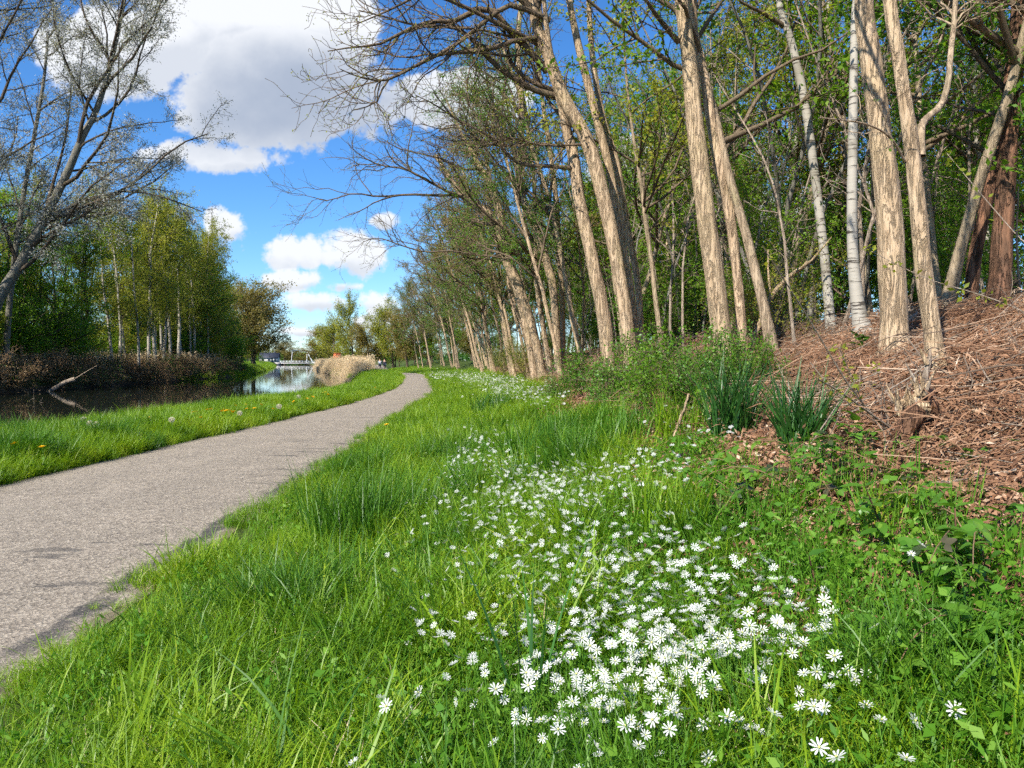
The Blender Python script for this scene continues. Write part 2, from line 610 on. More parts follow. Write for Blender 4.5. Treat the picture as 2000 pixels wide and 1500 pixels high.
def ground_mat():
    m, T, out = new_mat('soil_and_litter')
    ge = T.add('ShaderNodeNewGeometry')
    P = ge.outputs['Position']
    a = T.add('ShaderNodeAttribute')
    a.attribute_name = 'litter'
    n = T.noise(P, 1.4, 5)
    n2 = T.noise(P, 30, 4, .7)
    n3 = T.noise(T.mapping(P, (1, 2.4, 1), (0, 0, .5)), 9, 5, .7)
    soil = T.mix(T.smooth(n2, .35, .65), (.035, .05, .012), (.08, .12, .02))
    lit = T.ramp(n3, [(.25, (.065, .033, .02)), (.45, (.19, .10, .058)), (.6, (.31, .18, .11)), (.75, (.42, .28, .185))])
    lit = T.mix(T.smooth(n2, .55, .75), lit, (.10, .05, .03))
    f = T.smooth(T.math('ADD', a.outputs['Fac'], T.math('MULTIPLY', T.math('SUBTRACT', n, .5), .7)), .35, .6)
    c = T.mix(f, soil, lit)
    mud = T.add('ShaderNodeSeparateXYZ')
    T.link(P, mud.inputs[0])
    wet = T.smooth(mud.outputs[2], -.25, -.7)
    c = T.mix(wet, c, (.05, .038, .024))
    principled(T, out, c, .95, .1, T.bump(T.math('ADD', n2, n3), .9, .04))
    return m


def path_mat():
    m, T, out = new_mat('worn_asphalt')
    ge = T.add('ShaderNodeNewGeometry')
    P = ge.outputs['Position']
    u = T.add('ShaderNodeAttribute')
    u.attribute_name = 'across'
    U = u.outputs['Fac']
    vo = T.add('ShaderNodeTexVoronoi')
    vo.inputs['Scale'].default_value = 40
    T.link(P, vo.inputs['Vector'])
    n1 = T.noise(P, 95, 3, .7)
    n2 = T.noise(P, 1.1, 5, .6)
    n3 = T.noise(T.mapping(P, (1, .5, 1)), 5, 5, .65)
    stone = T.ramp(vo.outputs['Color'], [(.0, (.13, .11, .088)), (.35, (.265, .226, .18)), (.75, (.385, .332, .266)), (1., (.50, .44, .36))])
    grit = T.mix(T.smooth(n1, .34, .50), (.135, .115, .094), stone)
    big = T.mix(T.smooth(n2, .3, .7), (.92, .90, .86), (1.08, 1.05, 1.0))
    c = T.mix(1.0, grit, big, 'MULTIPLY')
    # tar showing where the grit has worn off along the right edge and in a few patches
    w = T.math('ABSOLUTE', T.math('SUBTRACT', T.math('ADD', U, T.math('MULTIPLY', T.math('SUBTRACT', n3, .5), .06)), .945))
    sy = T.add('ShaderNodeSeparateXYZ')
    T.link(P, sy.inputs[0])
    nearf = T.smooth(sy.outputs[1], 15, 8)
    band = T.math('MULTIPLY', T.smooth(w, .026, .010), T.math('MULTIPLY', nearf, T.smooth(n2, .38, .52)))
    pn = T.noise(T.mapping(P, (.55, 2.4, 1), (0, 0, .05)), 1.3, 5, .6)
    patch = T.math('MULTIPLY', T.smooth(pn, .585, .65), T.math('MULTIPLY', T.smooth(U, .5, .8), .8))
    tarm = T.math('MAXIMUM', band, patch)
    tarm = T.math('MULTIPLY', tarm, T.smooth(T.noise(P, 40, 3), .30, .42))
    c = T.mix(T.math('MULTIPLY', tarm, .9), c, (.058, .054, .05))
    ck = T.noise(T.mapping(P, (.5, 1.2, 1)), .9, 6, .6, .8)
    cr = T.math('MULTIPLY', T.smooth(T.math('ABSOLUTE', T.math('SUBTRACT', ck, .5)), .006, .001), T.smooth(n2, .45, .6))
    c = T.mix(T.math('MULTIPLY', cr, .6), c, (.05, .045, .04))
    edge = T.math('MAXIMUM', T.smooth(T.math('ADD', U, T.math('MULTIPLY', T.math('SUBTRACT', n3, .5), .1)), .965, .99), T.smooth(T.math('ADD', U, T.math('MULTIPLY', T.math('SUBTRACT', n3, .5), .06)), .03, .01))
    c = T.mix(edge, c, T.mix(n1, (.09, .075, .04), (.24, .19, .12)))
    h = T.math('ADD', vo.outputs['Distance'], n1)
    principled(T, out, c, .85, .25, T.bump(h, .7, .012))
    return m


def water_mat():
    m, T, out = new_mat('canal_water')
    ge = T.add('ShaderNodeNewGeometry')
    P = ge.outputs['Position']
    n = T.noise(T.mapping(P, (1, .35, 1), (0, 0, .25)), 1.1, 3, .5)
    n2 = T.noise(T.mapping(P, (1, .5, 1), (0, 0, .25)), 5.0, 2, .5)
    h = T.math('ADD', n, T.math('MULTIPLY', n2, .15))
    p = principled(T, out, (.012, .014, .010), .03, .5, T.bump(h, .045, .12))
    p.inputs['IOR'].default_value = 1.33
    return m


M['ground'] = ground_mat()
M['path'] = path_mat()
M['water'] = water_mat()


# ------------------------------------------------------------------ the setting: ground, path, canal
def build_ground():
    ys = np.concatenate([np.arange(-14, 20, .35), np.arange(20, 60, 1.0), np.arange(60, 130, 2.5), np.geomspace(130, 1500, 30), [2500, 4000]])
    rows = []
    ker = knots(ys)
    X = np.stack([k[0] for k in ker], 1)
    # finer columns on the right bank
    Xs = [X[:, 0]]
    for i in range(1, X.shape[1]):
        n = 3 if 16 <= i <= 34 else 1
        for t in range(1, n + 1):
            Xs.append(X[:, i - 1] + (X[:, i] - X[:, i - 1]) * t / n)
    X = np.stack(Xs, 1)
    Yg = np.repeat(ys[:, None], X.shape[1], 1)
    Z = gz(X, Yg)
    o = X - xr(Yg)
    lit = np.clip((o - 3.2 - .5 * fb(X, Yg, 1.1)) / 1.6, 0, 1) * np.clip((o) / 2, 0, 1)
    lf = np.clip((xf(Yg) - 2 - X) / 6, 0, 1)
    lit = np.maximum(lit, .6 * lf)
    lit *= np.clip((75 - Yg) / 25, 0, 1)
    n, k = X.shape
    idx = np.arange(n * k).reshape(n, k)
    F = np.stack([idx[:-1, :-1], idx[:-1, 1:], idx[1:, 1:], idx[1:, :-1]], -1).reshape(-1, 4)
    me = mesh_np('ground', np.stack([X, Yg, Z], -1).reshape(-1, 3), F, {'litter': lit.ravel()}, True)
    obj('ground', me, M['ground'], kind='structure', label='grassy canal bank and brown litter covered woodland slope')


def build_path():
    ys = np.concatenate([np.arange(-8, 30, .12), np.arange(30, 130, .8), np.geomspace(130, 1400, 40)])
    U = np.linspace(0, 1, 9)
    a = xl(ys)[:, None] + .05 * fb(ys[:, None], 3 + 0 * ys[:, None], 2.5)
    b = xr(ys)[:, None] + .07 * fb(ys[:, None], 31 + 0 * ys[:, None], 3.5)
    X = a * (1 - U) + b * U
    Yg = np.repeat(ys[:, None], 9, 1)
    Z = gz(X, Yg) + .006 + .035 * (1 - (2 * U - 1) ** 2)
    n, k = X.shape
    idx = np.arange(n * k).reshape(n, k)
    F = np.stack([idx[:-1, :-1], idx[:-1, 1:], idx[1:, 1:], idx[1:, :-1]], -1).reshape(-1, 4)
    me = mesh_np('path', np.stack([X, Yg, Z], -1).reshape(-1, 3), F, {'across': np.repeat(U[None], n, 0).ravel()}, True)
    obj('path', me, M['path'], kind='structure', label='worn grey asphalt towpath with dark tar along its edge')


def build_water():
    ys = np.concatenate([np.arange(-18, 120, 4.0), np.geomspace(120, 1500, 40)])
    U = np.linspace(0, 1, 5)
    X = (xf(ys)[:, None] - .9) * (1 - U) + (xw(ys)[:, None] + .5) * U
    Yg = np.repeat(ys[:, None], 5, 1)
    n, k = X.shape
    idx = np.arange(n * k).reshape(n, k)
    F = np.stack([idx[:-1, :-1], idx[:-1, 1:], idx[1:, 1:], idx[1:, :-1]], -1).reshape(-1, 4)
    me = mesh_np('water', np.stack([X, Yg, np.full_like(X, WZ)], -1).reshape(-1, 3), F)
    obj('water', me, M['water'], kind='structure', label='still dark canal water mirroring trees and sky')


build_ground()
build_path()
build_water()


# ------------------------------------------------------------------ tree grower
class Tree:
    def __init__(s, seed):
        s.g = np.random.default_rng(seed)
        s.trunk = []          # (pts, radii)
        s.twigs = {}          # n points -> lists
        s.lp = []
        s.ls = []

    def add_twig(s, pts, rad, segs):
        s.twigs.setdefault((len(pts), segs), []).append((pts, rad))

    def branch(s, p, d, L, r, lvl, P):
        g = s.g
        n = P['n'][min(lvl, len(P['n']) - 1)]
        pts = np.empty((n, 3))
        pts[0] = p
        d = d / np.linalg.norm(d)
        st = L / (n - 1)
        wn = P['wander'][min(lvl, len(P['wander']) - 1)]
        up = P['up'][min(lvl, len(P['up']) - 1)]
        W = g.normal(0, wn, (n, 3))
        dirs = [d]
        for i in range(1, n):
            d = d + W[i]
            d[2] += up
            d = d / math.sqrt(d @ d)
            pts[i] = pts[i - 1] + d * st
            dirs.append(d)
        t = np.linspace(0, 1, n)
        rad = r * (1 - t * P.get('taper', .75))
        rad = np.maximum(rad, P.get('rmin', .004))
        if lvl == 0 and P.get('trunk0', True):
            s.trunk.append((pts, rad))
        else:
            s.add_twig(pts, rad, 5 if r > .03 else 3)
        s.children(pts, rad, L, lvl, P)

    def children(s, pts, rad, L, lvl, P):
        g = s.g
        n = len(pts)
        if lvl < P['max']:
            k = P['nch'][lvl]
            k = max(1, int(round(k * g.uniform(.75, 1.25))))
            ts = np.sort(g.uniform(P['start'][lvl], .98, k))
            for t in ts:
                f = t * (n - 1)
                i = min(int(f), n - 2)
                q = pts[i] + (pts[i + 1] - pts[i]) * (f - i)
                tan = unit(pts[i + 1] - pts[i])
                side = unit(np.cross(tan, g.normal(0, 1, 3)))
                bias = P.get('bias')
                if bias is not None and lvl < P.get('biaslvl', 1):
                    side = unit(side + np.array(bias))
                ang = P['ang'][lvl] * g.uniform(.7, 1.25)
                dd = tan * math.cos(ang) + side * math.sin(ang)
                LL = L * P['ratio'][lvl] * g.uniform(.6, 1.25) * (1 - P.get('cone', .45) * t)
                rr = min(rad[i] * .75, P['rr'][lvl] * LL)
                s.branch(q, dd, LL, rr, lvl + 1, P)
        if lvl >= P['leaflvl'] and P['leaves'] > 0:
            m = g.poisson(P['leaves'] * L)
            if m:
                f = g.uniform(.15, 1.0, m) * (n - 1)
                i = np.minimum(f.astype(int), n - 2)
                q = pts[i] + (pts[i + 1] - pts[i]) * (f - i)[:, None]
                q = q + g.normal(0, P.get('spread', .06), (m, 3))
                s.lp.append(q)
                s.ls.append(g.uniform(.6, 1.25, m) * P['lsize'])

    def stem(s, P3, r, n=40):
        """A hand-placed trunk through given points."""
        pts = catmull(P3, n)
        rad = np.interp(np.linspace(0, 1, n), np.linspace(0, 1, len(r)), r)
        s.trunk.append((pts, rad))
        return pts, rad

    def build(s, name, label, cat, bark_m, twig_m, leaf_m, loc=(0, 0, 0), group=None, segs=10, rough=.0, elong=1.9, hang=None, up=.5, leaf_name='crown', one_trunk=False, flare=0.0):
        root = thing(name, label, cat, loc, 0, group)
        off = np.array(loc, float)
        tp = []
        for k, (p, r) in enumerate(s.trunk):
            r = r.copy()
            if flare:
                dl = np.linalg.norm(p - p[0], axis=1)
                r = r * (1 + 1.5 * flare * np.exp(-dl / .20))
            V, F = tubes_np((p - off)[None], r[None], segs, rough, seed=k + 5)
            tp.append((V, F))
        if tp:
            if one_trunk:
                tp = [join(tp)]
            for V, F in tp:
                obj('trunk', mesh_np('trunk', V, F, None, True), bark_m, root)
        bp = []
        for (n, sg), L in s.twigs.items():
            P = np.stack([a for a, _ in L]) - off
            Rr = np.stack([b for _, b in L])
            bp.append(tubes_np(P, Rr, sg))
        if bp:
            V, F = join(bp)
            obj('branches', mesh_np('branches', V, F, None, True), twig_m, root)
        if s.lp:
            P = np.concatenate(s.lp) - off
            V, F, r = leaves_np(P, np.concatenate(s.ls), s.g, elong, up, hang)
            obj(leaf_name, mesh_np('crown', V, F, {'rnd': r}), leaf_m, root)
        return root


UPV = np.array([0, 0, 1.0])

# parameters of each kind of tree
ROBINIA = dict(n=[14, 9, 7, 6, 5], wander=[.06, .19, .22, .24], up=[.03, .05, .02, .0], taper=.62, nch=[12, 8, 7, 5], start=[.30, .15, .12, .12], ang=[.7, .75, .8, .8],
               ratio=[.42, .5, .5, .5], rr=[.024, .018, .014, .010], max=3, leaflvl=3, leaves=10, lsize=.06, spread=.07, bias=(-.7, -.1, .1), rmin=.005)
YOUNG = dict(n=[12, 7, 5, 4], wander=[.05, .14, .18], up=[.03, .04, .0], taper=.8, nch=[26, 9, 5], start=[.08, .1, .1], ang=[1.05, .8, .8], ratio=[.40, .5, .5],
             rr=[.014, .012, .009], max=2, leaflvl=2, leaves=34, lsize=.105, spread=.055, rmin=.005)
BIRCH = dict(n=[14, 8, 6, 5], wander=[.035, .10, .14, .15], up=[.03, .02, -.10, -.12], taper=.8, nch=[34, 9, 5], start=[.22, .1, .1], ang=[.7, .8, .8], ratio=[.26, .5, .55],
             rr=[.012, .010, .008], max=2, leaflvl=1, leaves=36, lsize=.065, spread=.08, rmin=.005)
LUSH = dict(n=[12, 8, 6, 5], wander=[.05, .14, .18, .2], up=[.03, .04, .0, -.02], taper=.75, nch=[34, 9, 5], start=[.05, .12, .15], ang=[1.0, .8, .8], ratio=[.44, .46, .5],
            rr=[.014, .012, .009], max=2, leaflvl=2, leaves=19, lsize=.19, spread=.15, rmin=.010)
ROUND = dict(n=[9, 8, 6, 5], wander=[.04, .10, .15, .2], up=[.02, .05, .02, 0], taper=.7, nch=[44, 11, 6], start=[.12, .15, .15], ang=[.9, .75, .8], ratio=[.64, .40, .5],
             rr=[.012, .010, .008], max=2, leaflvl=1, leaves=15, lsize=.30, spread=.35, rmin=.012, cone=.35)


# ------------------------------------------------------------------ big trees by the path (right bank)
def pxy(px, y):
    return (px - 1000) / 1500 * y


def px_stem(t, L, ext=4.0, base_px=None, d=None, n=46, wander=.12):
    """Trunk through picture points (px, py, width): the depth comes from where its foot meets the bank."""
    if d is None:
        b = G(*base_px)
        d = b[1]
    pts = [at(px, py, d) for px, py, w in L]
    rad = [w * .80 / 2 / 1500 * d for _, _, w in L]
    pts[0] = np.array((pts[0][0], d, gz(pts[0][0], d) - .12))
    dr = unit(pts[-1] - pts[-2])
    dr = unit(dr + UPV * .4)
    k = max(1, int(ext / 1.2))
    for i in range(k):
        dr = unit(dr + t.g.normal(0, wander, 3))
        pts.append(pts[-1] + dr * ext / k)
        rad.append(rad[-1] * (.80 if k > 2 else .6))
    P = catmull(np.array(pts), n)
    chord = np.concatenate([[0], np.cumsum(np.linalg.norm(np.diff(np.array(pts), axis=0), axis=1))])
    rr = np.interp(np.linspace(0, len(pts) - 1, n), np.arange(len(pts)), rad)
    t.trunk.append((P, rr))
    return P, rr, d


def px_branch(t, L, d0, d1, r0, r1, P, lvl=1, n=16, kids=True):
    ds = np.linspace(d0, d1, len(L))
    pts = catmull(np.array([at(px, py, d) for (px, py), d in zip(L, ds)]), n)
    rad = np.linspace(r0, r1, n)
    t.add_twig(pts, rad, 7)
    if kids:
        t.children(pts, rad, float(np.linalg.norm(np.diff(pts, axis=0), axis=1).sum()), lvl, P)
    return pts


OVER = dict(n=[14, 9, 8, 6, 5], wander=[.06, .20, .24, .26, .26], up=[.02, .02, .01, .0, .0], taper=.7, nch=[8, 16, 8, 5], start=[.3, .08, .10, .12], ang=[.7, .65, .75, .8],
            ratio=[.4, .42, .5, .5], rr=[.02, .013, .010, .008], max=3, leaflvl=3, leaves=6, lsize=.045, spread=.03, rmin=.0045, cone=.3)
TOP = dict(ROBINIA, start=[.55, .2, .15, .15], nch=[7, 5, 5, 4], leaves=3, bias=(-.3, 0, .1))

# multi-stemmed tree whose limbs reach out over the path
t = Tree(101)
P1, r1, dm = px_stem(t, [(1193, 748, 37), (1182, 640, 34), (1160, 520, 32), (1134, 400, 29), (1120, 310, 26), (1104, 240, 22)], 3.0, (1205, 748))
t.children(P1, r1, 6, 0, dict(TOP, nch=[5, 6, 5, 4]))
P2, r2, _ = px_stem(t, [(1234, 752, 35), (1226, 640, 32), (1203, 500, 34), (1168, 340, 35), (1140, 260, 34), (1100, 190, 29), (1068, 100, 27), (1042, 20, 24)], 5.0, d=dm - .25)
t.children(P2, r2, 9, 0, TOP)
P3, r3, _ = px_stem(t, [(1246, 742, 19), (1236, 600, 18), (1216, 470, 18), (1190, 330, 19), (1160, 210, 19), (1130, 90, 18), (1112, 0, 16)], 5.0, d=dm + .3)
t.children(P3, r3, 9, 0, TOP)
P4, r4, _ = px_stem(t, [(1256, 738, 16), (1246, 560, 16), (1222, 430, 16), (1204, 320, 18), (1178, 230, 14), (1158, 120, 14), (1150, 0, 12)], 4.0, d=dm + .7)
t.children(P4, r4, 8, 0, TOP)
for L, a, b, ra, rb in [
    ([(1070, 140), (1040, 105), (1005, 70), (962, 20), (925, 22), (890, 42), (850, 42), (815, 50), (770, 72), (735, 88), (690, 92), (640, 100)], 0, -2.0, .085, .010),
    ([(1100, 190), (1050, 178), (1000, 150), (960, 120), (920, 75), (880, 52), (815, 50), (760, 35), (700, 20)], 0, -1.2, .075, .010),
    ([(1060, 75), (1010, 78), (960, 95), (900, 102), (850, 108), (810, 130), (770, 150), (745, 158), (700, 150), (665, 135)], -.2, -2.4, .06, .008),
    ([(1075, 40), (1000, 10), (950, 40), (900, 80), (850, 110), (800, 135), (755, 158), (735, 200), (690, 215)], -.4, -2.0, .06, .008),
    ([(1130, 330), (1080, 325), (1010, 318), (960, 268), (900, 238), (850, 205), (810, 185)], 0, -1.0, .05, .008),
    ([(1118, 290), (1060, 280), (1010, 285), (950, 280), (900, 250), (860, 252), (820, 240)], .2, -.5, .03, .007),
    ([(1140, 282), (1060, 284), (1000, 270), (940, 284), (880, 262)], -.2, -1.0, .028, .007),
    ([(1090, 180), (1040, 160), (1000, 125), (985, 60), (960, 0), (940, -60)], .1, -.6, .06, .01),
    ([(1042, 20), (980, -30), (900, -60), (800, -80), (720, -60)], -.2, -2.0, .07, .01),
    ([(1060, 90), (990, 55), (900, 10), (830, -10), (760, 20), (690, 50)], -.1, -2.6, .06, .008),
]:
    px_branch(t, L, dm + a, dm + b, ra, rb, OVER)
t.build('robinia_tree', 'tan tree of four stems whose bare limbs reach out over the path', 'tree', M['tan_bark'], M['twig'], M['leaf_yellow'],
        at(1225, 748, dm) * np.array([1, 1, 0]) + np.array([0, 0, float(gz(at(1225, 748, dm)[0], dm))]), segs=22, rough=.07, flare=.28, leaf_name='crown')

# twin-stemmed tan tree next to it
t = Tree(102)
P1, r1, d3 = px_stem(t, [(1418, 728, 54), (1408, 640, 47), (1395, 540, 46), (1375, 390, 46), (1358, 240, 40), (1345, 110, 34), (1330, 0, 30)], 5.5, (1418, 728))
t.children(P1, r1, 9, 0, TOP)
P2, r2, _ = px_stem(t, [(1452, 722, 30), (1448, 640, 25), (1440, 540, 22), (1424, 410, 26), (1398, 290, 25), (1376, 150, 24), (1352, 40, 22)], 4.5, d=d3 + .35)
t.children(P2, r2, 8, 0, TOP)
px_branch(t, [(1325, 82), (1290, 40), (1262, 0), (1230, -60)], d3, d3 - 1, .05, .012, OVER)
b = at(1430, 726, d3)
t.build('robinia_tree', 'tan twin-stemmed tree standing behind the dark sedge clumps', 'tree', M['tan_bark'], M['twig'], M['leaf_green'], (b[0], d3, float(gz(b[0], d3))), segs=24, rough=.07, flare=.3)

# the thickest trunk
t = Tree(103)
P1, r1, d1 = px_stem(t, [(1748, 692, 70), (1746, 620, 62), (1742, 520, 62), (1735, 400, 60), (1718, 250, 52), (1702, 120, 46), (1688, 0, 42)], 6.0, (1748, 692))
t.children(P1, r1, 9, 0, TOP)
b = at(1748, 692, d1)
t.build('robinia_tree', 'thickest straight tan trunk on the leaf litter slope', 'tree', M['tan_bark'], M['twig'], M['leaf_green'], (b[0], d1, float(gz(b[0], d1))), segs=28, rough=.06, flare=.3)

# slimmer trunk in front, with a curved pale limb
t = Tree(104)
P1, r1, d2 = px_stem(t, [(1834, 726, 46), (1820, 640, 40), (1806, 540, 40), (1794, 420, 38), (1778, 270, 34), (1756, 120, 31), (1738, 0, 29)], 5.5, (1834, 726))
t.children(P1, r1, 9, 0, TOP)
px_branch(t, [(1800, 305), (1799, 250), (1812, 230), (1838, 205), (1852, 160), (1857, 100), (1864, 40), (1868, -40), (1880, -140)], d2, d2 + .6, .036, .02, dict(OVER, start=[.3, .7, .1, .1]))
px_branch(t, [(1768, 316), (1740, 270), (1700, 245), (1650, 235), (1600, 230)], d2, d2 - .6, .012, .005, OVER, lvl=2)
b = at(1834, 726, d2)
t.build('robinia_tree', 'slimmer tan trunk with a curved pale limb near the splintered stump', 'tree', M['tan_bark'], M['grey_tan_bark'], M['leaf_green'], (b[0], d2, float(gz(b[0], d2))), segs=24, rough=.07, flare=.25)

# the pair of leaning stems further along, limbs hanging out left
t = Tree(105)
P1, r1, d5 = px_stem(t, [(1062, 738, 22), (1040, 640, 20), (1018, 570, 22), (1000, 530, 26), (975, 465, 26), (955, 420, 22), (905, 385, 15)], 2.0, (1062, 738))
t.children(P1, r1, 6, 0, dict(TOP, bias=(-.8, 0, .2), start=[.35, .2, .1, .1], nch=[10, 7, 5, 4]))
P2, r2, _ = px_stem(t, [(1046, 740, 18), (1030, 650, 17), (1008, 560, 19), (990, 480, 18), (970, 390, 15), (940, 330, 12)], 3.0, d=d5 + .6)
t.children(P2, r2, 6, 0, dict(TOP, bias=(-.7, 0, .2), start=[.4, .2, .1, .1]))
for L, a, b2, ra, rb in [
    ([(975, 465), (930, 400), (870, 372), (830, 350), (790, 330), (740, 322), (700, 300), (680, 280)], 0, -1.5, .07, .01),
    ([(960, 425), (905, 385), (850, 382), (800, 380), (740, 384), (690, 378), (640, 392), (612, 385)], 0, -1.2, .07, .01),
    ([(985, 500), (930, 498), (880, 490), (830, 492), (780, 478), (740, 465), (710, 472)], 0, -1.5, .05, .01),
    ([(940, 330), (900, 330), (860, 310), (820, 300), (780, 290), (745, 270)], .5, -1, .05, .01),
]:
    px_branch(t, L, d5 + a, d5 + b2, ra, rb, OVER)
b = at(1055, 738, d5)
t.build('robinia_tree', 'two tan stems leaning left with long bare boughs against the sky', 'tree', M['tan_bark'], M['twig'], M['leaf_yellow'], (b[0], d5, float(gz(b[0], d5))), segs=16, rough=.07, flare=.2)

t = Tree(106)
P1, r1, d6 = px_stem(t, [(1092, 735, 20), (1086, 640, 19), (1080, 560, 20), (1058, 480, 20), (1035, 420, 19), (1016, 365, 18), (1018, 280, 15), (1018, 190, 13), (1012, 100, 11)], 4.0, (1092, 734))
t.children(P1, r1, 8, 0, dict(TOP, start=[.45, .2, .1, .1], nch=[10, 6, 5, 4], bias=(-.6, 0, .1)))
P2, r2, _ = px_stem(t, [(1100, 735, 14), (1098, 600, 13), (1092, 480, 13), (1082, 350, 12), (1060, 200, 10), (1050, 90, 8)], 4.0, d=d6 + .5)
t.children(P2, r2, 8, 0, TOP)
b = at(1095, 735, d6)
t.build('robinia_tree', 'kinked slender tan trunk just left of the four-stemmed tree', 'tree', M['tan_bark'], M['twig'], M['leaf_green'], (b[0], d6, float(gz(b[0], d6))), segs=16, rough=.07, flare=.2)

# near birch and dark red trunks in the wood
t = Tree(107)
P1, r1, d7 = px_stem(t, [(1690, 652, 40), (1676, 600, 32), (1666, 500, 25), (1664, 400, 24), (1666, 260, 22), (1668, 120, 18), (1672, 0, 16)], 5.0, (1690, 652))
t.children(P1, r1, 9, 0, dict(BIRCH, start=[.6, .15, .15], nch=[12, 6, 4], leaves=24))
b = at(1690, 652, d7)
t.build('birch_tree', 'white birch trunk just left of the thickest tan trunk', 'tree', M['birch_bark'], M['twig'], M['leaf_green'], (b[0], d7, float(gz(b[0], d7))), segs=16, rough=.03, flare=.5)
t = Tree(108)
P1, r1, d8 = px_stem(t, [(1625, 640, 24), (1610, 500, 22), (1590, 330, 20), (1570, 190, 20), (1545, 80, 18), (1522, 0, 16)], 5.0, (1625, 652))
t.children(P1, r1, 9, 0, dict(BIRCH, start=[.55, .15, .15], nch=[14, 6, 4], leaves=24))
px_branch(t, [(1530, 50), (1490, 25), (1450, 5), (1400, -30)], d8, d8 - .6, .05, .012, dict(BIRCH, nch=[4, 6, 4]))
b = at(1625, 640, d8)
t.build('birch_tree', 'leaning forked birch with pale stem half hidden by green leaves', 'tree', M['birch_bark'], M['twig'], M['leaf_yellow'], (b[0], d8, float(gz(b[0], d8))), segs=12, rough=.03, flare=.3)
for k, (L, dd, lab) in enumerate([
    ([(1948, 600, 56), (1955, 520, 48), (1962, 400, 44), (1975, 200, 40), (1992, 0, 34)], 11.4, 'dark reddish trunk at the right edge of the wood'),
    ([(1893, 600, 32), (1905, 500, 30), (1930, 380, 28), (1955, 250, 24), (1985, 100, 20)], 12.2, 'reddish leaning trunk left of the dark trunk at the picture edge')]):
    t = Tree(120 + k)
    P1, r1, d8 = px_stem(t, L, 5.0, d=dd)
    t.children(P1, r1, 9, 0, dict(YOUNG, start=[.30, .15, .2], nch=[26, 8, 4], ang=[1.1, .8, .8]))
    b = at(L[0][0], 600, dd)
    t.build('wood_tree', lab, 'tree', M['red_bark'], M['dark_bark'], M['leaf_green'], (b[0], dd, float(gz(b[0], dd))), segs=18, rough=.1, flare=.3)


# ------------------------------------------------------------------ the wood behind: prototypes, then copies
def proto(kind, seed, H, r, P, name, cat, bk, tw, lf, lean=(0, 0), segs=8, **kw):
    t = Tree(seed)
    d = np.array([lean[0], lean[1], 1.0])
    t.branch(np.array([0, 0, -.15]), d, H, r, 0, P)
    return t.build(name, 'x', cat, bk, tw, lf, segs=segs, flare=.3, **kw)


def zone_right(x, y):
    px = float(project(x, y, 2.5)[0])
    for lim, ph in [(960, 'beyond the two leaning stems'), (1110, 'behind the two leaning stems'), (1200, 'behind the left side of the four-stemmed tree'), (1290, 'behind the right side of the four-stemmed tree'), (1370, 'left of the twin-stemmed tree'), (1470, 'behind the twin-stemmed tree'),
                    (1570, 'right of the twin-stemmed tree'), (1660, 'left of the white birch trunk'), (1720, 'behind the white birch trunk'), (1790, 'behind the thickest tan trunk'), (1880, 'behind the slimmer tan trunk'), (9999, 'behind the dark reddish trunks')]:
        if px < lim:
            return ph


def depth_word(y):
    return 'near' if y < 16 else 'middle' if y < 28 else 'deep'


def zone_left(x, y):
    px = float(project(x, y, 5.0)[0])
    for lim, ph in [(60, 'at the left picture edge'), (150, 'behind the leaning willow trunk'), (240, 'right of the leaning willow'), (310, 'in the middle of the far wood'), (370, 'right of the middle of the far wood'), (420, 'near the right end of the far wood'), (9999, 'at the right end of the far wood')]:
        if px < lim:
            return ph


def row_word(x, y):
    o = float(xf(y)) - x
    return 'front row' if o < 8 else 'second row' if o < 14 else 'back row'


def place(protos, spots, label, group, smin=.85, smax=1.15, yaw=None, tilt=.05, tall=None):
    """Moves each prototype to its first spot, copies it to the others."""
    out = []
    for k, (x, y) in enumerate(spots):
        p = protos[k % len(protos)]
        s = random.uniform(smin, smax)
        a = random.uniform(0, 6.28) if yaw is None else random.uniform(-yaw, yaw)
        z = float(gz(x, y)) - .03
        lab = label(k, x, y) if callable(label) else label
        grp = group(k, x, y) if callable(group) else group
        if tall is not None:
            s = s * tall(x, y)
        if not p.get('used'):
            p['used'] = 1
            o = p
            o.location = (x, y, z)
            o.rotation_euler = (random.uniform(-tilt, tilt), random.uniform(-tilt, tilt), a)
            o.scale = (s, s, s)
            o['label'] = lab
            o['group'] = grp
        else:
            o = clone(p, (x, y, z), a, s, lab, grp, (random.uniform(-tilt, tilt), random.uniform(-tilt, tilt)))
        out.append(o)
    return out


# row of tan trees receding along the path
rob = [proto('rob', 200 + i, 11.5 + i % 3, (.085 + .018 * (i % 3)), dict(ROBINIA, leaves=30, lsize=.07), 'robinia_tree', 'tree', M['tan_bark'], M['twig'], M['leaf_olive' if i % 2 else 'leaf_green'], lean=(-.16 - .06 * i % .2, -.03), segs=12, rough=.06) for i in range(4)]
spots = []
y = 25.0
while y < 118:
    spots.append((float(xr(y)) + random.uniform(3.9, 6.2), y))
    y += random.uniform(1.3, 2.6) * (1 + y / 120)


ORD = ['first', 'second', 'third', 'fourth', 'fifth', 'sixth', 'seventh', 'eighth', 'ninth', 'tenth', 'eleventh', 'twelfth', 'thirteenth', 'fourteenth', 'fifteenth', 'sixteenth']


def rowlab(k, x, y):
    return '%s tan leaning tree of the row along the path, counting from the leaning pair' % ORD[k] if k < 16 else 'slender tan tree far down the row where the path ends'


place(rob, spots, rowlab, lambda k, x, y: 'nearer row of tan trees' if y < 55 else 'far row of tan trees', .85, 1.12, yaw=.5)

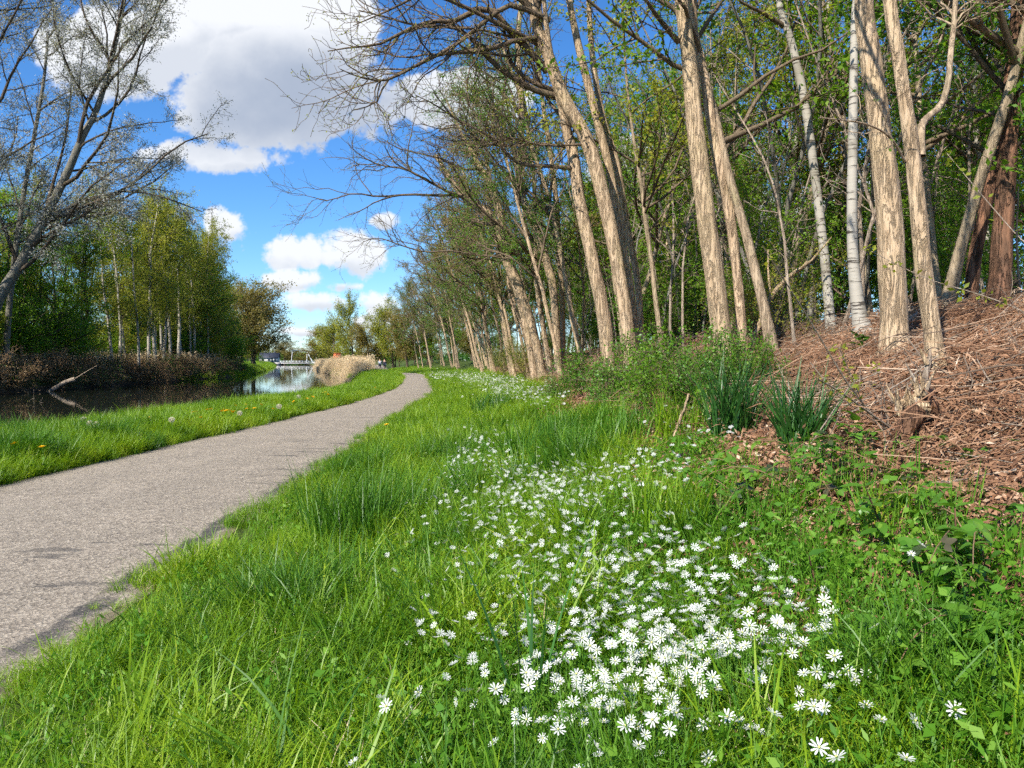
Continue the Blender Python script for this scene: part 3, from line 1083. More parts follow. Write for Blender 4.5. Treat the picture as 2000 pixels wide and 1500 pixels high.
slim = [proto('slim', 220 + i, 9.5 + i, .06 + .012 * i, dict(YOUNG, start=[.28, .15, .2], nch=[18, 8, 4], leaves=30), 'slender_tree', 'tree', M['grey_tan_bark'], M['twig'], M[('leaf_green', 'leaf_yellow', 'leaf_fresh')[i]], lean=(-.08, 0)) for i in range(3)]
spots = []
for k in range(60):
    y = random.uniform(11, 90)
    o = random.uniform(6.2, 13)
    spots.append((float(xr(y)) + o, y))
place(slim, spots, lambda k, x, y: 'slender grey-brown pole tree %s, %s in the wood' % (zone_right(x, y), depth_word(y)), 'slender poles in the wood', .8, 1.2)

young = [proto('young', 240 + i, (6.2, 7.6, 5.2, 8.6)[i], (.05, .06, .045, .07)[i], YOUNG, 'young_tree', 'tree', M['dark_bark'], M['twig'], M[('leaf_green', 'leaf_green', 'leaf_fresh', 'leaf_fresh')[i]]) for i in range(4)]
spots = []
g = np.random.default_rng(5)
while len(spots) < 50:
    y = g.uniform(10.5, 50)
    o = g.uniform(8.4, 20)
    x = float(xr(y)) + o
    px, _ = project(x, y, 3.0)
    if px < 2150 and px > 850:
        spots.append((x, y))
place(young, spots, lambda k, x, y: '%sleafy young tree %s, %s in the wood' % (('green ', 'tall ', 'small ', 'tallest ')[k % 4], zone_right(x, y), depth_word(y)), 'green young trees in the wood', .85, 1.35)

birch = [proto('birch', 260 + i, 13.0 + i, .10, dict(BIRCH, leaves=(34, 40, 30)[i]), 'birch_tree', 'tree', M['birch_bark'], M['twig'], M[('leaf_yellow', 'leaf_olive', 'leaf_green')[i]], segs=8) for i in range(3)]
spots = []
while len(spots) < 26:
    y = g.uniform(19, 75)
    o = g.uniform(9, 21)
    x = float(xr(y)) + o
    px, _ = project(x, y, 5.0)
    if 820 < px < 2050:
        spots.append((x, y))
place(birch, spots, lambda k, x, y: 'tall thin birch %s, %s in the wood' % (zone_right(x, y), depth_word(y)), 'birches in the wood', .9, 1.25)


THIN = dict(n=[12, 6, 4], wander=[.07, .18, .2], up=[.02, .03, .0], taper=.7, nch=[9, 4], start=[.3, .2], ang=[.7, .8], ratio=[.22, .5], rr=[.010, .008], max=2, leaflvl=2, leaves=8, lsize=.08, spread=.08, rmin=.005)
thin = [proto('thin', 280 + i, (7.0, 8.5, 5.5)[i], (.035, .045, .03)[i], THIN, 'thin_pale_tree', 'tree', M['dead_wood' if i != 1 else 'grey_bark'], M['dead_wood'], M['leaf_green'], lean=(.12 * (i - 1), .05)) for i in range(3)]
spots = []
while len(spots) < 70:
    y = g.uniform(10.5, 40)
    o = g.uniform(6.6, 12)
    x = float(xr(y)) + o
    px, _ = project(x, y, 3.0)
    if 1000 < px < 2060 and not (px > 1500 and y < 12.5):
        spots.append((x, y))
place(thin, spots, lambda k, x, y: 'thin %s stem %s, %s in the wood' % (('pale', 'grey', 'short pale')[k % 3], zone_right(x, y), depth_word(y)), 'thin stems in the wood', .8, 1.3, tilt=.16)

# ------------------------------------------------------------------ far bank of the canal (left)
def silver(seed, L, d, ext, lab, P=None):
    t = Tree(seed)
    pts = np.array([at(px, py, d) for px, py, w in L])
    rad = [w * .72 / 2 / 1500 * d for _, _, w in L]
    pts[0][2] = float(gz(pts[0][0], d)) - .2
    S, rr = t.stem(pts, rad, 40)
    base = dict(n=[14, 9, 7, 6, 5], wander=[.05, .13, .15, .18], up=[.02, .01, -.01, -.03], taper=.75, nch=[24, 11, 7, 4], start=[.18, .12, .12, .1], ang=[.75, .7, .75, .8],
                ratio=[.47, .42, .42, .5], rr=[.012, .010, .009, .008], max=3, leaflvl=2, leaves=20, lsize=.17, spread=.20, rmin=.014, cone=.5, bias=(.35, 0, .1))
    base.update(P or {})
    t.children(S, rr, float(np.linalg.norm(pts[-1] - pts[0])), 0, base)
    return t.build('willow_tree', lab, 'tree', M['grey_bark'], M['dark_bark'], M['leaf_silver'], (pts[0][0], d, pts[0][2] + .2), segs=14, rough=.05, flare=.2, elong=2.6, hang=.5)


silver(301, [(-55, 700, 34), (-10, 600, 30), (40, 515, 25), (85, 430, 23), (128, 345, 20), (160, 270, 17), (190, 210, 15), (215, 130, 11), (232, 60, 8), (250, -30, 5)], 59, 0, 'silver-leaved willow leaning right with a long grey trunk')
silver(302, [(8, 700, 16), (18, 600, 15), (32, 480, 14), (48, 370, 12), (66, 270, 10), (85, 160, 8), (95, 60, 5)], 63, 0, 'slim upright silver-leaved willow at the left edge', dict(nch=[16, 8, 5, 4], ratio=[.3, .42, .42, .5]))
silver(303, [(-150, 700, 30), (-120, 560, 28), (-90, 400, 24), (-70, 230, 18), (-45, 80, 12), (-30, -60, 7)], 57, 0, 'silver-leaved willow whose boughs enter at the upper left corner', dict(bias=(.7, 0, 0)))

lush = [proto('lush', 310 + i, 13.5, .17, dict(LUSH, leaves=(20, 17, 18, 18)[i]), 'leafy_tree', 'tree', M['dark_bark'], M['dark_bark'], M[('leaf_green', 'leaf_yellow', 'leaf_fresh', 'leaf_green')[i]], segs=8) for i in range(4)]
spots = []
for y in np.arange(46, 150, 3.4):
    for o in (3.5, 11):
        if o < 5 and 80 < y < 112:
            continue
        spots.append((float(xf(y)) - o - g.uniform(0, 4), float(y + g.uniform(-2, 2))))
spots = [(x, y) for x, y in spots if project(x, y, 5.0)[0] > -220]


def lt(x, y):
    return float(np.interp(y, [46, 60, 75, 100, 118, 135, 150], [1.0, 1.0, 1.05, 1.25, 1.30, 1.12, .95]))


place(lush, spots, lambda k, x, y: '%s tree across the canal, %s, %s' % (('green', 'yellow-green', 'fresh green', 'bushy green')[k % 4], zone_left(x, y), row_word(x, y)), 'green trees across the canal', .85, 1.1, tall=lt)
spots = []
for y in np.arange(58, 140, 4.2):
    spots.append((float(xf(y)) - g.uniform(2.5, 8), float(y)))
spots += [(pxy(px, y), y) for px, y in ((272, 86), (290, 90), (306, 93), (318, 96), (334, 99), (348, 104), (372, 112), (415, 124))]
fb_b = [proto('birch', 330 + i, 17.0, .16, dict(BIRCH, leaves=18, lsize=.16, rmin=.010, nch=[40, 9, 5], spread=.14, ratio=[.22, .5, .55]), 'birch_tree', 'tree', M['birch_bark'], M['dark_bark'], M[('leaf_yellow', 'leaf_yellow')[i]], segs=8, hang=.5) for i in range(2)]
place(fb_b, spots, lambda k, x, y: '%s white-stemmed birch across the canal, %s' % (('slim', 'stout')[k % 2], zone_left(x, y)), 'birches across the canal', .95, 1.2, tall=lambda x, y: lt(x, y) * .98)
roundp = [proto('round', 340 + i, 11.0, .28, dict(ROUND), 'round_tree', 'tree', M['dark_bark'], M['dark_bark'], M[('leaf_olive', 'leaf_yellow')[i]], segs=8) for i in range(2)]


def one(protos, x, y, s, lab, group=None, yaw=None):
    o = place(protos, [(x, y)], lab, group, 1, 1, tilt=0)[0]
    o.scale = s if isinstance(s, tuple) else (s, s, s)
    if group is None and 'group' in o:
        del o['group']
    return o


one([roundp[0]], pxy(495, 176), 176, (1.75, 1.75, 1.45), 'round grey-brown tree at the end of the wood by the water')
one([roundp[0]], pxy(462, 165), 168, (1.4, 1.4, 1.35), 'grey-brown rounded tree tucked behind the green wood across the canal')
one([roundp[1]], pxy(690, 172), 172, (.85, .85, 1.12), 'tall narrow tree standing behind the pale reeds')
one([roundp[1]], pxy(652, 215), 215, (1.2, 1.2, .9), 'rounded yellow-green tree beside the tall narrow tree')
one([roundp[0]], pxy(628, 300), 300, (1.9, 1.9, 1.12), 'round olive tree right of the drawbridge')
one([roundp[0]], pxy(720, 150), 150, (.9, .9, .66), 'low brownish tree between the reeds and the tan row')
one([lush[2]], pxy(752, 150), 150, (.5, .5, .55), 'dark low tree beside the end of the path')
one([roundp[1]], pxy(768, 138), 138, (.8, .8, .85), 'thin brownish tree just left of the far tan trunks')
one([roundp[0]], pxy(556, 560), 560, (2.2, 2.2, 1.3), 'far round tree left behind the drawbridge')
one([roundp[0]], pxy(596, 620), 620, (2.2, 2.2, .75), 'far round tree seen under the drawbridge beam')
g = np.random.default_rng(515)
endt = [(pxy(px, y), y) for px, y in zip(np.linspace(775, 985, 16) + g.normal(0, 6, 16), g.uniform(118, 165, 16))]
place([lush[0], lush[2], roundp[0]], endt, lambda k, x, y: '%s low tree closing the view behind the far tan row' % ('green', 'fresh green', 'brownish')[k % 3], 'trees behind the end of the row', .55, .85)
one([lush[0]], pxy(507, 215), 215, (.35, .35, .30), 'bright green bush on the far bank before the drawbridge')
one([lush[3]], pxy(470, 140), 140, (.3, .3, .4), 'slender pale green sapling by the far waterline')
far = []
for k in range(34):
    y = random.uniform(700, 1100)
    far.append((random.choice([xf(y) - random.uniform(5, 160), xr(y) + random.uniform(2, 200)]), y))
place(roundp, [(float(a), b) for a, b in far], 'tiny distant tree on the horizon beyond the drawbridge', 'distant trees beyond the drawbridge', .9, 1.5)
for k, (x0, x1) in enumerate([(-620, -380), (-370, -230), (-225, 60)]):
    gg = np.random.default_rng(900 + k)
    n = 5200
    y = gg.uniform(1150, 1300, n)
    x = gg.uniform(x0, x1, n)
    top = 13 + 4 * fb(x, y * 0, .05)
    P = np.stack([x, y, gg.uniform(-.05, 1, n) * top], 1)
    V, F, r = leaves_np(P, gg.uniform(3, 5, n), gg, 1.3, .4)
    obj('far_wood', mesh_np('far_wood', V, F, {'rnd': r}), M['leaf_dark'], kind='stuff', label='dark far-off line of woodland on the horizon')


# ------------------------------------------------------------------ scattering of what nobody could count
def scatter(name, label, protos, P, rot, scl, idx, kind='stuff'):
    """One object: instances of the prototype meshes on points (geometry nodes)."""
    c = bpy.data.collections.new(name + '_kinds')
    for i, (me, mat) in enumerate(protos):
        o = bpy.data.objects.new('%s_kind_%02d' % (name, i), me)
        if not me.materials:
            me.materials.append(mat)
        c.objects.link(o)
    me = bpy.data.meshes.new(name)
    n = len(P)
    me.vertices.add(n)
    me.vertices.foreach_set('co', np.asarray(P, np.float32).ravel())
    a = me.attributes.new('rot', 'FLOAT_VECTOR', 'POINT')
    a.data.foreach_set('vector', np.asarray(rot, np.float32).ravel())
    a = me.attributes.new('scl', 'FLOAT', 'POINT')
    a.data.foreach_set('value', np.asarray(scl, np.float32))
    a = me.attributes.new('idx', 'INT', 'POINT')
    a.data.foreach_set('value', np.asarray(idx, np.int32))
    me.update()
    ob = obj(name, me, None, kind=kind, label=label)
    ng = bpy.data.node_groups.new(name, 'GeometryNodeTree')
    ng.interface.new_socket('Geometry', in_out='INPUT', socket_type='NodeSocketGeometry')
    ng.interface.new_socket('Geometry', in_out='OUTPUT', socket_type='NodeSocketGeometry')
    N, L = ng.nodes, ng.links
    gi, go = N.new('NodeGroupInput'), N.new('NodeGroupOutput')
    ip = N.new('GeometryNodeInstanceOnPoints')
    ci = N.new('GeometryNodeCollectionInfo')
    ci.inputs[0].default_value = c
    ci.inputs['Separate Children'].default_value = True
    ci.inputs['Reset Children'].default_value = True
    ip.inputs['Pick Instance'].default_value = True

    def attr(nm, ty):
        k = N.new('GeometryNodeInputNamedAttribute')
        k.data_type = ty
        k.inputs[0].default_value = nm
        return k.outputs[0]
    e2r = N.new('FunctionNodeEulerToRotation')
    L.new(attr('rot', 'FLOAT_VECTOR'), e2r.inputs[0])
    L.new(gi.outputs[0], ip.inputs['Points'])
    L.new(ci.outputs[0], ip.inputs['Instance'])
    L.new(attr('idx', 'INT'), ip.inputs['Instance Index'])
    L.new(e2r.outputs[0], ip.inputs['Rotation'])
    L.new(attr('scl', 'FLOAT'), ip.inputs['Scale'])
    L.new(ip.outputs[0], go.inputs[0])
    md = ob.modifiers.new('scatter', 'NODES')
    md.node_group = ng
    return ob


def blades(seed, n, Rad, L, w, lean, curve, segs=4, power=1.0, fold=0.0):
    """A tuft of grass blades as one quad-strip mesh."""
    g = np.random.default_rng(seed)
    a = g.uniform(0, 6.28, n)
    rr = Rad * np.sqrt(g.uniform(0, 1, n))
    B = np.stack([rr * np.cos(a), rr * np.sin(a), np.zeros(n) - .02], 1)
    az = a * .5 + g.uniform(0, 6.28, n)
    ln = g.uniform(L[0], L[1], n)
    th = np.abs(g.normal(lean, lean * .5 + .05, n))
    cv = g.uniform(curve[0], curve[1], n)
    ww = w * g.uniform(.6, 1.3, n)
    H = np.stack([np.cos(az), np.sin(az), 0 * az], 1)
    tw = g.normal(0, .5, n)
    Sd = np.stack([-np.sin(az + tw), np.cos(az + tw), 0 * az], 1)
    p = B.copy()
    rings = []
    for s in range(segs + 1):
        f = s / segs
        wd = ww * (1 - f ** 1.6) * (0.75 + .5 * min(f * 3, 1) - .25)
        wd = np.maximum(wd, .0004)
        rings.append(p - Sd * wd[:, None] / 2)
        rings.append(p + Sd * wd[:, None] / 2)
        ang = th + cv * f
        p = p + (H * np.sin(ang)[:, None] + UPV * np.cos(ang)[:, None]) * (ln / segs)[:, None]
    V = np.stack(rings, 1)
    k = 2 * (segs + 1)
    q = np.array([(2 * s, 2 * s + 1, 2 * s + 3, 2 * s + 2) for s in range(segs)])
    F = (q[None] + (np.arange(n) * k)[:, None, None]).reshape(-1, 4)
    r = np.repeat(g.uniform(0, 1, n), k)
    return mesh_np('tuft', V.reshape(-1, 3), F, {'rnd': r}, True)


def sprig(seed, n, H, lsize, elong, stems=5, Rad=.05, name='sprig', up=.4):
    """A little leafy herb: thin stems with leaves in pairs."""
    g = np.random.default_rng(seed)
    lp, sp = [], []
    for k in range(stems):
        b = np.array([g.normal(0, Rad), g.normal(0, Rad), 0])
        d = unit(np.array([g.normal(0, .35), g.normal(0, .35), 1.0]))
        h = H * g.uniform(.6, 1.15)
        P = b + d * h * np.linspace(0, 1, 4)[:, None] + g.normal(0, .012, (4, 3))
        sp.append(P)
        f = g.uniform(.1, 1, n // stems)
        lp.append(b + d * h * f[:, None] + g.normal(0, .02, (n // stems, 3)))
    V, F, r = leaves_np(np.concatenate(lp), g.uniform(.6, 1.2, n // stems * stems) * lsize, g, elong, up)
    V2, F2 = tubes_np(np.stack(sp), np.full((stems, 4), .0016), 3)
    V3, F3 = join([(V, F), (V2, F2)])
    return mesh_np(name, V3, F3, {'rnd': np.concatenate([r, np.full(len(V2), .5)])})


# ---- grass on both verges
g = np.random.default_rng(77)
tufts = [(blades(1 + i, 70, .13, (.08, .24), .0068, .32, (.3, 1.5), 4), M['grass']) for i in range(4)]
tufts += [(blades(11 + i, 55, .13, (.16, .42), .0088, .30, (.4, 1.8), 4), M['grass']) for i in range(4)]
tufts += [(blades(21 + i, 18, .10, (.28, .62), .0125, .34, (.6, 2.2), 6), M['grass_dark' if i == 0 else 'grass']) for i in range(3)]
tufts += [(blades(27, 26, .14, (.08, .24), .006, .5, (.4, 1.8), 4), M['reed'])]
tufts += [(blades(31 + i, 90, .30, (.16, .42), .013, .30, (.3, 1.3), 3), M['grass']) for i in range(3)]     # broad tufts, further off

tufts += [(blades(37 + i, 12, .06, (.12, .30), .010, .12, (.05, .5), 4), M['herb']) for i in range(2)]     # upright sprouts at the litter edge
tufts += [(blades(41 + i, 60, .13, (.18, .46), .0085, .26, (.3, 1.5), 4), M['grass_dark']) for i in range(2)]     # darker, taller clumps


def verge_points():
    xs, ys, ks, sc = [], [], [], []

    def zone(y0, y1, dens, side, kinds, s0, s1):
        if side == 'R':
            n = int(dens * (y1 - y0) * 5.4)
            y = g.uniform(y0, y1, n)
            o = g.uniform(-.24, 5.4, n)
            x = xr(y) + o
            lim = 4.0 + .55 * fb(x, y, 1.1) + .35 * fb(x, y + 40, 3.0) + np.clip((y - 9) / 12, 0, 1) * .35
            keep = g.uniform(0, 1, n) < np.clip((lim - o) / .7, 0, 1) + .04 * (o < 4.7)
            # thin, worn margin next to the asphalt and short there
            keep &= g.uniform(0, 1, n) < np.clip(.62 + o / .35 + .7 * fb(x, y, 3.0), .06, 1)
            h = .5 + .45 * np.clip(o / 1.0, 0, 1) + .28 * fb(x, y, 1.7) + .28 * fb(x + 7, y, 4.5)
            keep &= g.uniform(0, 1, n) < np.clip(.75 + .9 * fb(x + 3, y, 3.3), .08, 1)
        elif side == 'S':
            n = int(dens * (y1 - y0) * 1.9)
            y = g.uniform(y0, y1, n)
            x = xr(y) + g.uniform(3.2, 4.75, n)
            keep = g.uniform(0, 1, n) < np.clip(.55 + fb(x, y + 5, 2.2), 0, 1)
            h = 1.0 + 0 * x
        else:
            n = int(dens * (y1 - y0) * 6.5)
            y = g.uniform(y0, y1, n)
            a, b = xw(y) + .25, xl(y) + .04
            x = a + (b - a) * g.uniform(0, 1, n)
            keep = np.ones(n, bool)
            h = .75 + .35 * np.clip((b - x) / .8, 0, 1) + .22 * fb(x, y, 1.7)
        z = gz(x, y)
        px, py = project(x, y, z)
        keep &= (px > -160) & (px < 2160) & (py < 1760)
        x, y, h = x[keep], y[keep], h[keep]
        xs.append(x)
        ys.append(y)
        ks.append(g.choice(kinds, len(x)))
        sc.append(np.clip(h, .3, 1.5) * g.uniform(s0, s1, len(x)))
    fine, mid, coarse, broad = [0, 1, 2, 3], [4, 5, 6, 7], [8, 9, 10], [12, 13, 14]
    zone(1.0, 5, 190, 'R', fine + mid, .7, 1.1)
    zone(1.0, 6, 30, 'R', coarse, .6, 1.15)
    zone(1.0, 10, 14, 'R', [11], .7, 1.4)
    zone(1.2, 7, 26, 'S', [15, 16], .7, 1.3)
    zone(5, 12, 95, 'R', fine + mid + mid, .85, 1.35)
    zone(6, 16, 10, 'R', coarse, .7, 1.3)
    zone(12, 28, 34, 'R', mid + broad, .9, 1.3)
    zone(28, 60, 14, 'R', broad, .85, 1.3)
    zone(60, 135, 7, 'R', broad, .9, 1.4)
    zone(8, 16, 95, 'L', mid + fine, 1.0, 1.5)
    zone(16, 30, 48, 'L', mid + broad, .9, 1.35)
    zone(30, 60, 18, 'L', broad, .9, 1.3)
    zone(60, 130, 7, 'L', broad, .9, 1.4)
    x, y = np.concatenate(xs), np.concatenate(ys)
    k, sc_ = np.concatenate(ks), np.concatenate(sc)
    cl = fb(x + 2, y + 1, 2.3) + .5 * fb(x, y, 6.0)
    sw = (k < 8) & (cl > .58) & (y < 16)
    k = np.where(sw, g.integers(17, 19, len(k)), k)
    sc_ = np.where(sw, sc_ * 1.15, sc_)
    return x, y, k, sc_


x, y, k, s = verge_points()
n = len(x)
rot = np.stack([g.normal(0, .12, n), g.normal(0, .12, n), g.uniform(0, 6.28, n)], 1)
scatter('grass', 'bright green grass growing on both verges of the path', tufts, np.stack([x, y, gz(x, y)], 1), rot, s, k)
print('grass tufts', n)

# ---- small herbs between the grass, with the leaves of the stitchwort
herbs = [(sprig(50 + i, 60, .20, .030, 3.2, 9, .06), M['herb']) for i in range(3)] + [(sprig(60 + i, 44, .12, .035, 1.7, 8, .07), M['herb']) for i in range(2)] + [(sprig(65 + i, 40, .15, .032, 1.9, 6, .06), M['herb']) for i in range(2)]
n = 6500
y = 1.2 + 12 * g.uniform(0, 1, n) ** 1.6
o = g.uniform(.3, 5.0, n)
x = xr(y) + o
px, py = project(x, y, gz(x, y))
kk = np.where(o > 3.9, g.choice([3, 4, 5, 6], n), g.choice([0, 1, 2, 3, 4], n))
keep = (px > -50) & (px < 2120) & (py < 1700) & (g.uniform(0, 1, n) < np.clip((o - .9) / 1.2, .22, 1)) & (g.uniform(0, 1, n) < np.clip((4.45 - o) / .7 + .45 * fb(x, y, 2.0), 0, 1))
x, y, kk = x[keep], y[keep], kk[keep]
n = len(x)
rot = np.stack([g.normal(0, .15, n), g.normal(0, .15, n), g.uniform(0, 6.28, n)], 1)
scatter('ground_cover', 'low leafy herbs growing among the grass and flowers', herbs, np.stack([x, y, gz(x, y)], 1), rot, g.uniform(.7, 1.5, n), kk)


# ---- leaf litter: chips, needles and twigs on the slope
def litter_bits(seed, n, size, elong, Rad, twig=False):
    g = np.random.default_rng(seed)
    P = np.stack([g.normal(0, Rad, n), g.normal(0, Rad, n), g.uniform(.0, .03, n)], 1)
    if twig:
        d = unit(np.stack([g.normal(0, 1, n), g.normal(0, .6, n), g.normal(0, .12, n)], 1))
        L = g.uniform(.5, 1.3, n)[:, None] * size
        A = np.stack([P - d * L / 2, P + g.normal(0, .025, (n, 3)) * L, P + d * L / 2], 1)
        V, F = tubes_np(A, np.tile(np.array([[.003, .0045, .0028]]), (n, 1)), 3)
        return mesh_np('bits', V, F, {'rnd': np.repeat(g.uniform(0, 1, n), 9)})
    V, F, r = leaves_np(P, g.uniform(.5, 1.3, n) * size, g, elong, 2.2)
    return mesh_np('bits', V, F, {'rnd': r})


bits = [(litter_bits(80 + i, 64, .040, 2.3, .17), M['litter']) for i in range(3)] + [(litter_bits(85 + i, 50, .13, 16, .2), M['litter']) for i in range(2)] + [(litter_bits(90 + i, 16, .55, 1, .3, True), M['twig_bits' if i == 0 else 'litter']) for i in range(3)]
n = 16000
y = 1.5 + 30 * g.uniform(0, 1, n) ** 1.7
o = g.uniform(3.2, 13.5, n)
x = xr(y) + o
z = gz(x, y)
px, py = project(x, y, z)
lim = 3.55 + .5 * fb(x, y, 1.1)
keep = (px > 900) & (px < 2120) & (py < 1650) & (o > lim)
x, y, z = x[keep], y[keep], z[keep]
n = len(x)
rot = np.stack([np.full(n, 0.0) + g.normal(0, .08, n), -.33 + g.normal(0, .08, n), g.normal(0, .7, n)], 1)
scatter('leaf_litter', 'brown leaves, needles and twigs covering the woodland slope', bits, np.stack([x, y, z + .005], 1), rot, g.uniform(.7, 1.4, n) * np.clip(.35 + y / 8, .5, 1), np.where((x - xr(y)) < 4.9, g.integers(0, 3, n), g.choice([0, 1, 2, 0, 1, 2, 3, 4, 3, 5, 6, 7], n)))

# ---- dry reeds: the pale bed on the near bank and the strip under the far wood
def reed_clump(seed, n, Rad, H, w):
    g = np.random.default_rng(seed)
    b = np.stack([g.normal(0, Rad, n), g.normal(0, Rad, n), np.zeros(n)], 1)
    d = unit(np.stack([g.normal(.05, .09, n), g.normal(0, .09, n), np.ones(n)], 1))
    L = g.uniform(.75, 1.1, n)[:, None] * H
    A = np.stack([b, b + d * L * .5, b + d * L + g.normal(0, .05, (n, 3))], 1)
    V, F = tubes_np(A, np.tile(np.array([[w, w * .8, w * .5]]), (n, 1)), 3)
    r = np.repeat(g.uniform(0, 1, n), 9)
    tip = A[:, 2]
    V2, F2, r2 = leaves_np(np.repeat(tip, 3, 0) + g.normal(0, .03, (3 * n, 3)), g.uniform(.12, .3, 3 * n), g, 3.2, .1, .6)
    q = A[np.arange(4 * n) % n, 0] + (A[np.arange(4 * n) % n, 2] - A[np.arange(4 * n) % n, 0]) * g.uniform(.15, .85, (4 * n, 1))
    V3, F3, r3 = leaves_np(q, g.uniform(.2, .45, 4 * n), g, 9, .1, .2)
    V, F = join([(V, F), (V2, F2), (V3, F3)])
    return mesh_np('reeds', V, F, {'rnd': np.concatenate([r, r2, r3])})


reeds = [(reed_clump(100 + i, 24, .55, 2.6, .02), M['reed']) for i in range(3)] + [(reed_clump(105, 30, .45, 1.9, .012), M['dry'])]
n = 1300
y = 80 + 190 * g.uniform(0, 1, n) ** 1.3
w = np.minimum(7.0, xl(y) - xw(y) - .9) * np.clip((y - 74) / 14, .35, 1)
x = xw(y) - .4 + w * g.uniform(0, 1, n)
m2 = 260
y2 = g.uniform(48, 120, m2)
x2 = xf(y2) - g.uniform(1.2, 4.5, m2)
hs = np.concatenate([(.62 + .26 * fb(x, y, .5) - .25 * ((x - xw(y)) < .8)) * np.clip(.45 + (y - 80) / 22, .45, 1) * g.uniform(.75, 1.15, n), .55 + .3 * g.uniform(0, 1, m2)])
x, y = np.concatenate([x, x2]), np.concatenate([y, y2])
z = np.maximum(gz(x, y), WZ - .1)
kk = np.concatenate([g.integers(0, 3, n), np.where(g.uniform(0, 1, m2) < .35, 0, 3)])
n = len(x)
rot = np.stack([g.normal(0, .06, n), g.normal(0, .06, n), g.uniform(0, 6.28, n)], 1)
scatter('dry_reeds', 'pale straw-coloured dry reeds along the canal banks', reeds, np.stack([x, y, z], 1), rot, hs * g.uniform(.85, 1.15, n), kk)

# ---- green fringe on the far bank
fr = [(blades(140 + i, 60, .5, (.3, .8), .03, .3, (.2, 1.2), 3), M['grass']) for i in range(2)]
n = 2600
y = np.concatenate([g.uniform(95, 130, 300), g.uniform(120, 330, n - 300)])
x = np.where(np.arange(n) % 2 == 0, xf(y) - g.uniform(-.2, 7, n), xf(y) - g.uniform(-.2, 2.5, n))
rot = np.stack([0 * x, 0 * x, g.uniform(0, 6.28, n)], 1)
scatter('bank_grass', 'green grass on the far canal bank before the bridge', fr, np.stack([x, y, gz(x, y)], 1), rot, g.uniform(.7, 1.3, n), g.integers(0, 2, n))


# ------------------------------------------------------------------ white stitchwort flowers
def petal_mesh():
    V, F = [], []
    for k in range(10):
        a = (k // 2) * 2 * math.pi / 5 + (-.26 if k % 2 == 0 else .26)
        c, s = math.cos(a), math.sin(a)
        for (u, v, w) in [(.06, 0, 0), (.5, -.10, .14), (.9, -.11, .22), (1.0, 0, .20), (.88, .085, .22), (.5, .10, .14)]:
            V.append((u * c - v * s, u * s + v * c, w))
        i = 6 * k
        F += [(i, i + 1, i + 2, i + 5), (i + 2, i + 3, i + 4, i + 5)]
    V = np.array(V) * .0215
    return mesh_np('petals', V, np.array(F), {'rnd': np.repeat(np.linspace(0, 1, 10), 6)})


def centre_mesh():
    a = np.linspace(0, 2 * math.pi, 7)[:-1]
    V = [(0, 0, .0075)] + [(.003 * math.cos(t), .003 * math.sin(t), .004) for t in a]
    F = [(0, i + 1, (i + 1) % 6 + 1) for i in range(6)]
    return mesh_np('centre', V, np.array(F), {'rnd': np.full(7, .5)})


def stem_mesh(L, seed):
    g = np.random.default_rng(seed)
    P = np.array([[(0, 0, 0.002), (.004, 0, -L * .3), (g.normal(0, .02), g.normal(0, .02), -L * .7), (g.normal(0, .03), g.normal(0, .03), -L)]], float)
    V, F = tubes_np(P, np.full((1, 4), .0016), 4)
    lf = [P[0, 2] + (P[0, 1] - P[0, 2]) * f for f in (0, 0, .6, .6, .9)] + [P[0, 3] * .9, P[0, 3] * .85]
    V2, F2, r = leaves_np(np.array(lf), np.full(len(lf), .04), g, 5, .8)
    V3, F3 = join([(V, F), (V2, F2)])
    return mesh_np('stem', V3, F3, {'rnd': np.concatenate([np.full(len(V), .4), r])})


g = np.random.default_rng(42)
LIFT = .27
fl = []


def patch(cx, cy, sx, sy, n):
    for _ in range(int(n * (1.75 if cy > 800 else 1.0))):
        fl.append((cx + g.normal() * sx, cy + g.normal() * sy))


patch(1290, 1240, 150, 50, 84); patch(1200, 1300, 110, 60, 44); patch(1130, 1390, 130, 45, 34); patch(1390, 1300, 130, 65, 28)
patch(1180, 1215, 150, 50, 46); patch(1360, 1195, 110, 36, 34); patch(1050, 1260, 90, 60, 24); patch(880, 1200, 60, 40, 14)
patch(1150, 1140, 190, 45, 50); patch(1000, 1010, 130, 40, 50); patch(1180, 1080, 130, 35, 55); patch(1320, 1060, 80, 35, 28); patch(1040, 1065, 60, 25, 26)
patch(1040, 960, 85, 28, 190); patch(970, 905, 50, 26, 90); patch(940, 860, 30, 20, 60); patch(1120, 930, 80, 24, 120); patch(1230, 905, 80, 20, 70); patch(910, 890, 20, 20, 30)
patch(1000, 760, 36, 12, 700); patch(965, 745, 28, 8, 420); patch(1045, 772, 32, 8, 160); patch(890, 733, 28, 4, 380); patch(930, 738, 24, 5, 320); patch(865, 729, 18, 3, 140)
patch(1470, 1200, 90, 60, 22); patch(1080, 1010, 110, 30, 60); patch(1250, 1130, 130, 30, 40); patch(1340, 830, 60, 20, 22); patch(900, 980, 60, 60, 12)
fl += [(1580, 1224), (1570, 1320), (1595, 1312), (1620, 1345), (1690, 1320), (1693, 1382), (1865, 1393), (1785, 1415), (1770, 1488), (1722, 1410), (1632, 1322), (1545, 1228), (1550, 1252), (1375, 1420), (1288, 1480),
       (820, 1488), (1635, 1485), (1780, 1085), (1798, 1065), (1540, 1158), (1548, 1134), (1362, 1316), (1372, 1360), (1465, 1425), (1512, 1400), (1284, 1368), (1010, 1408), (965, 1455), (690, 1490), (755, 1380), (805, 1380), (1085, 1330), (1180, 1335), (1600, 1380), (1610, 1385), (1640, 1370), (1560, 1355)]
pts = []
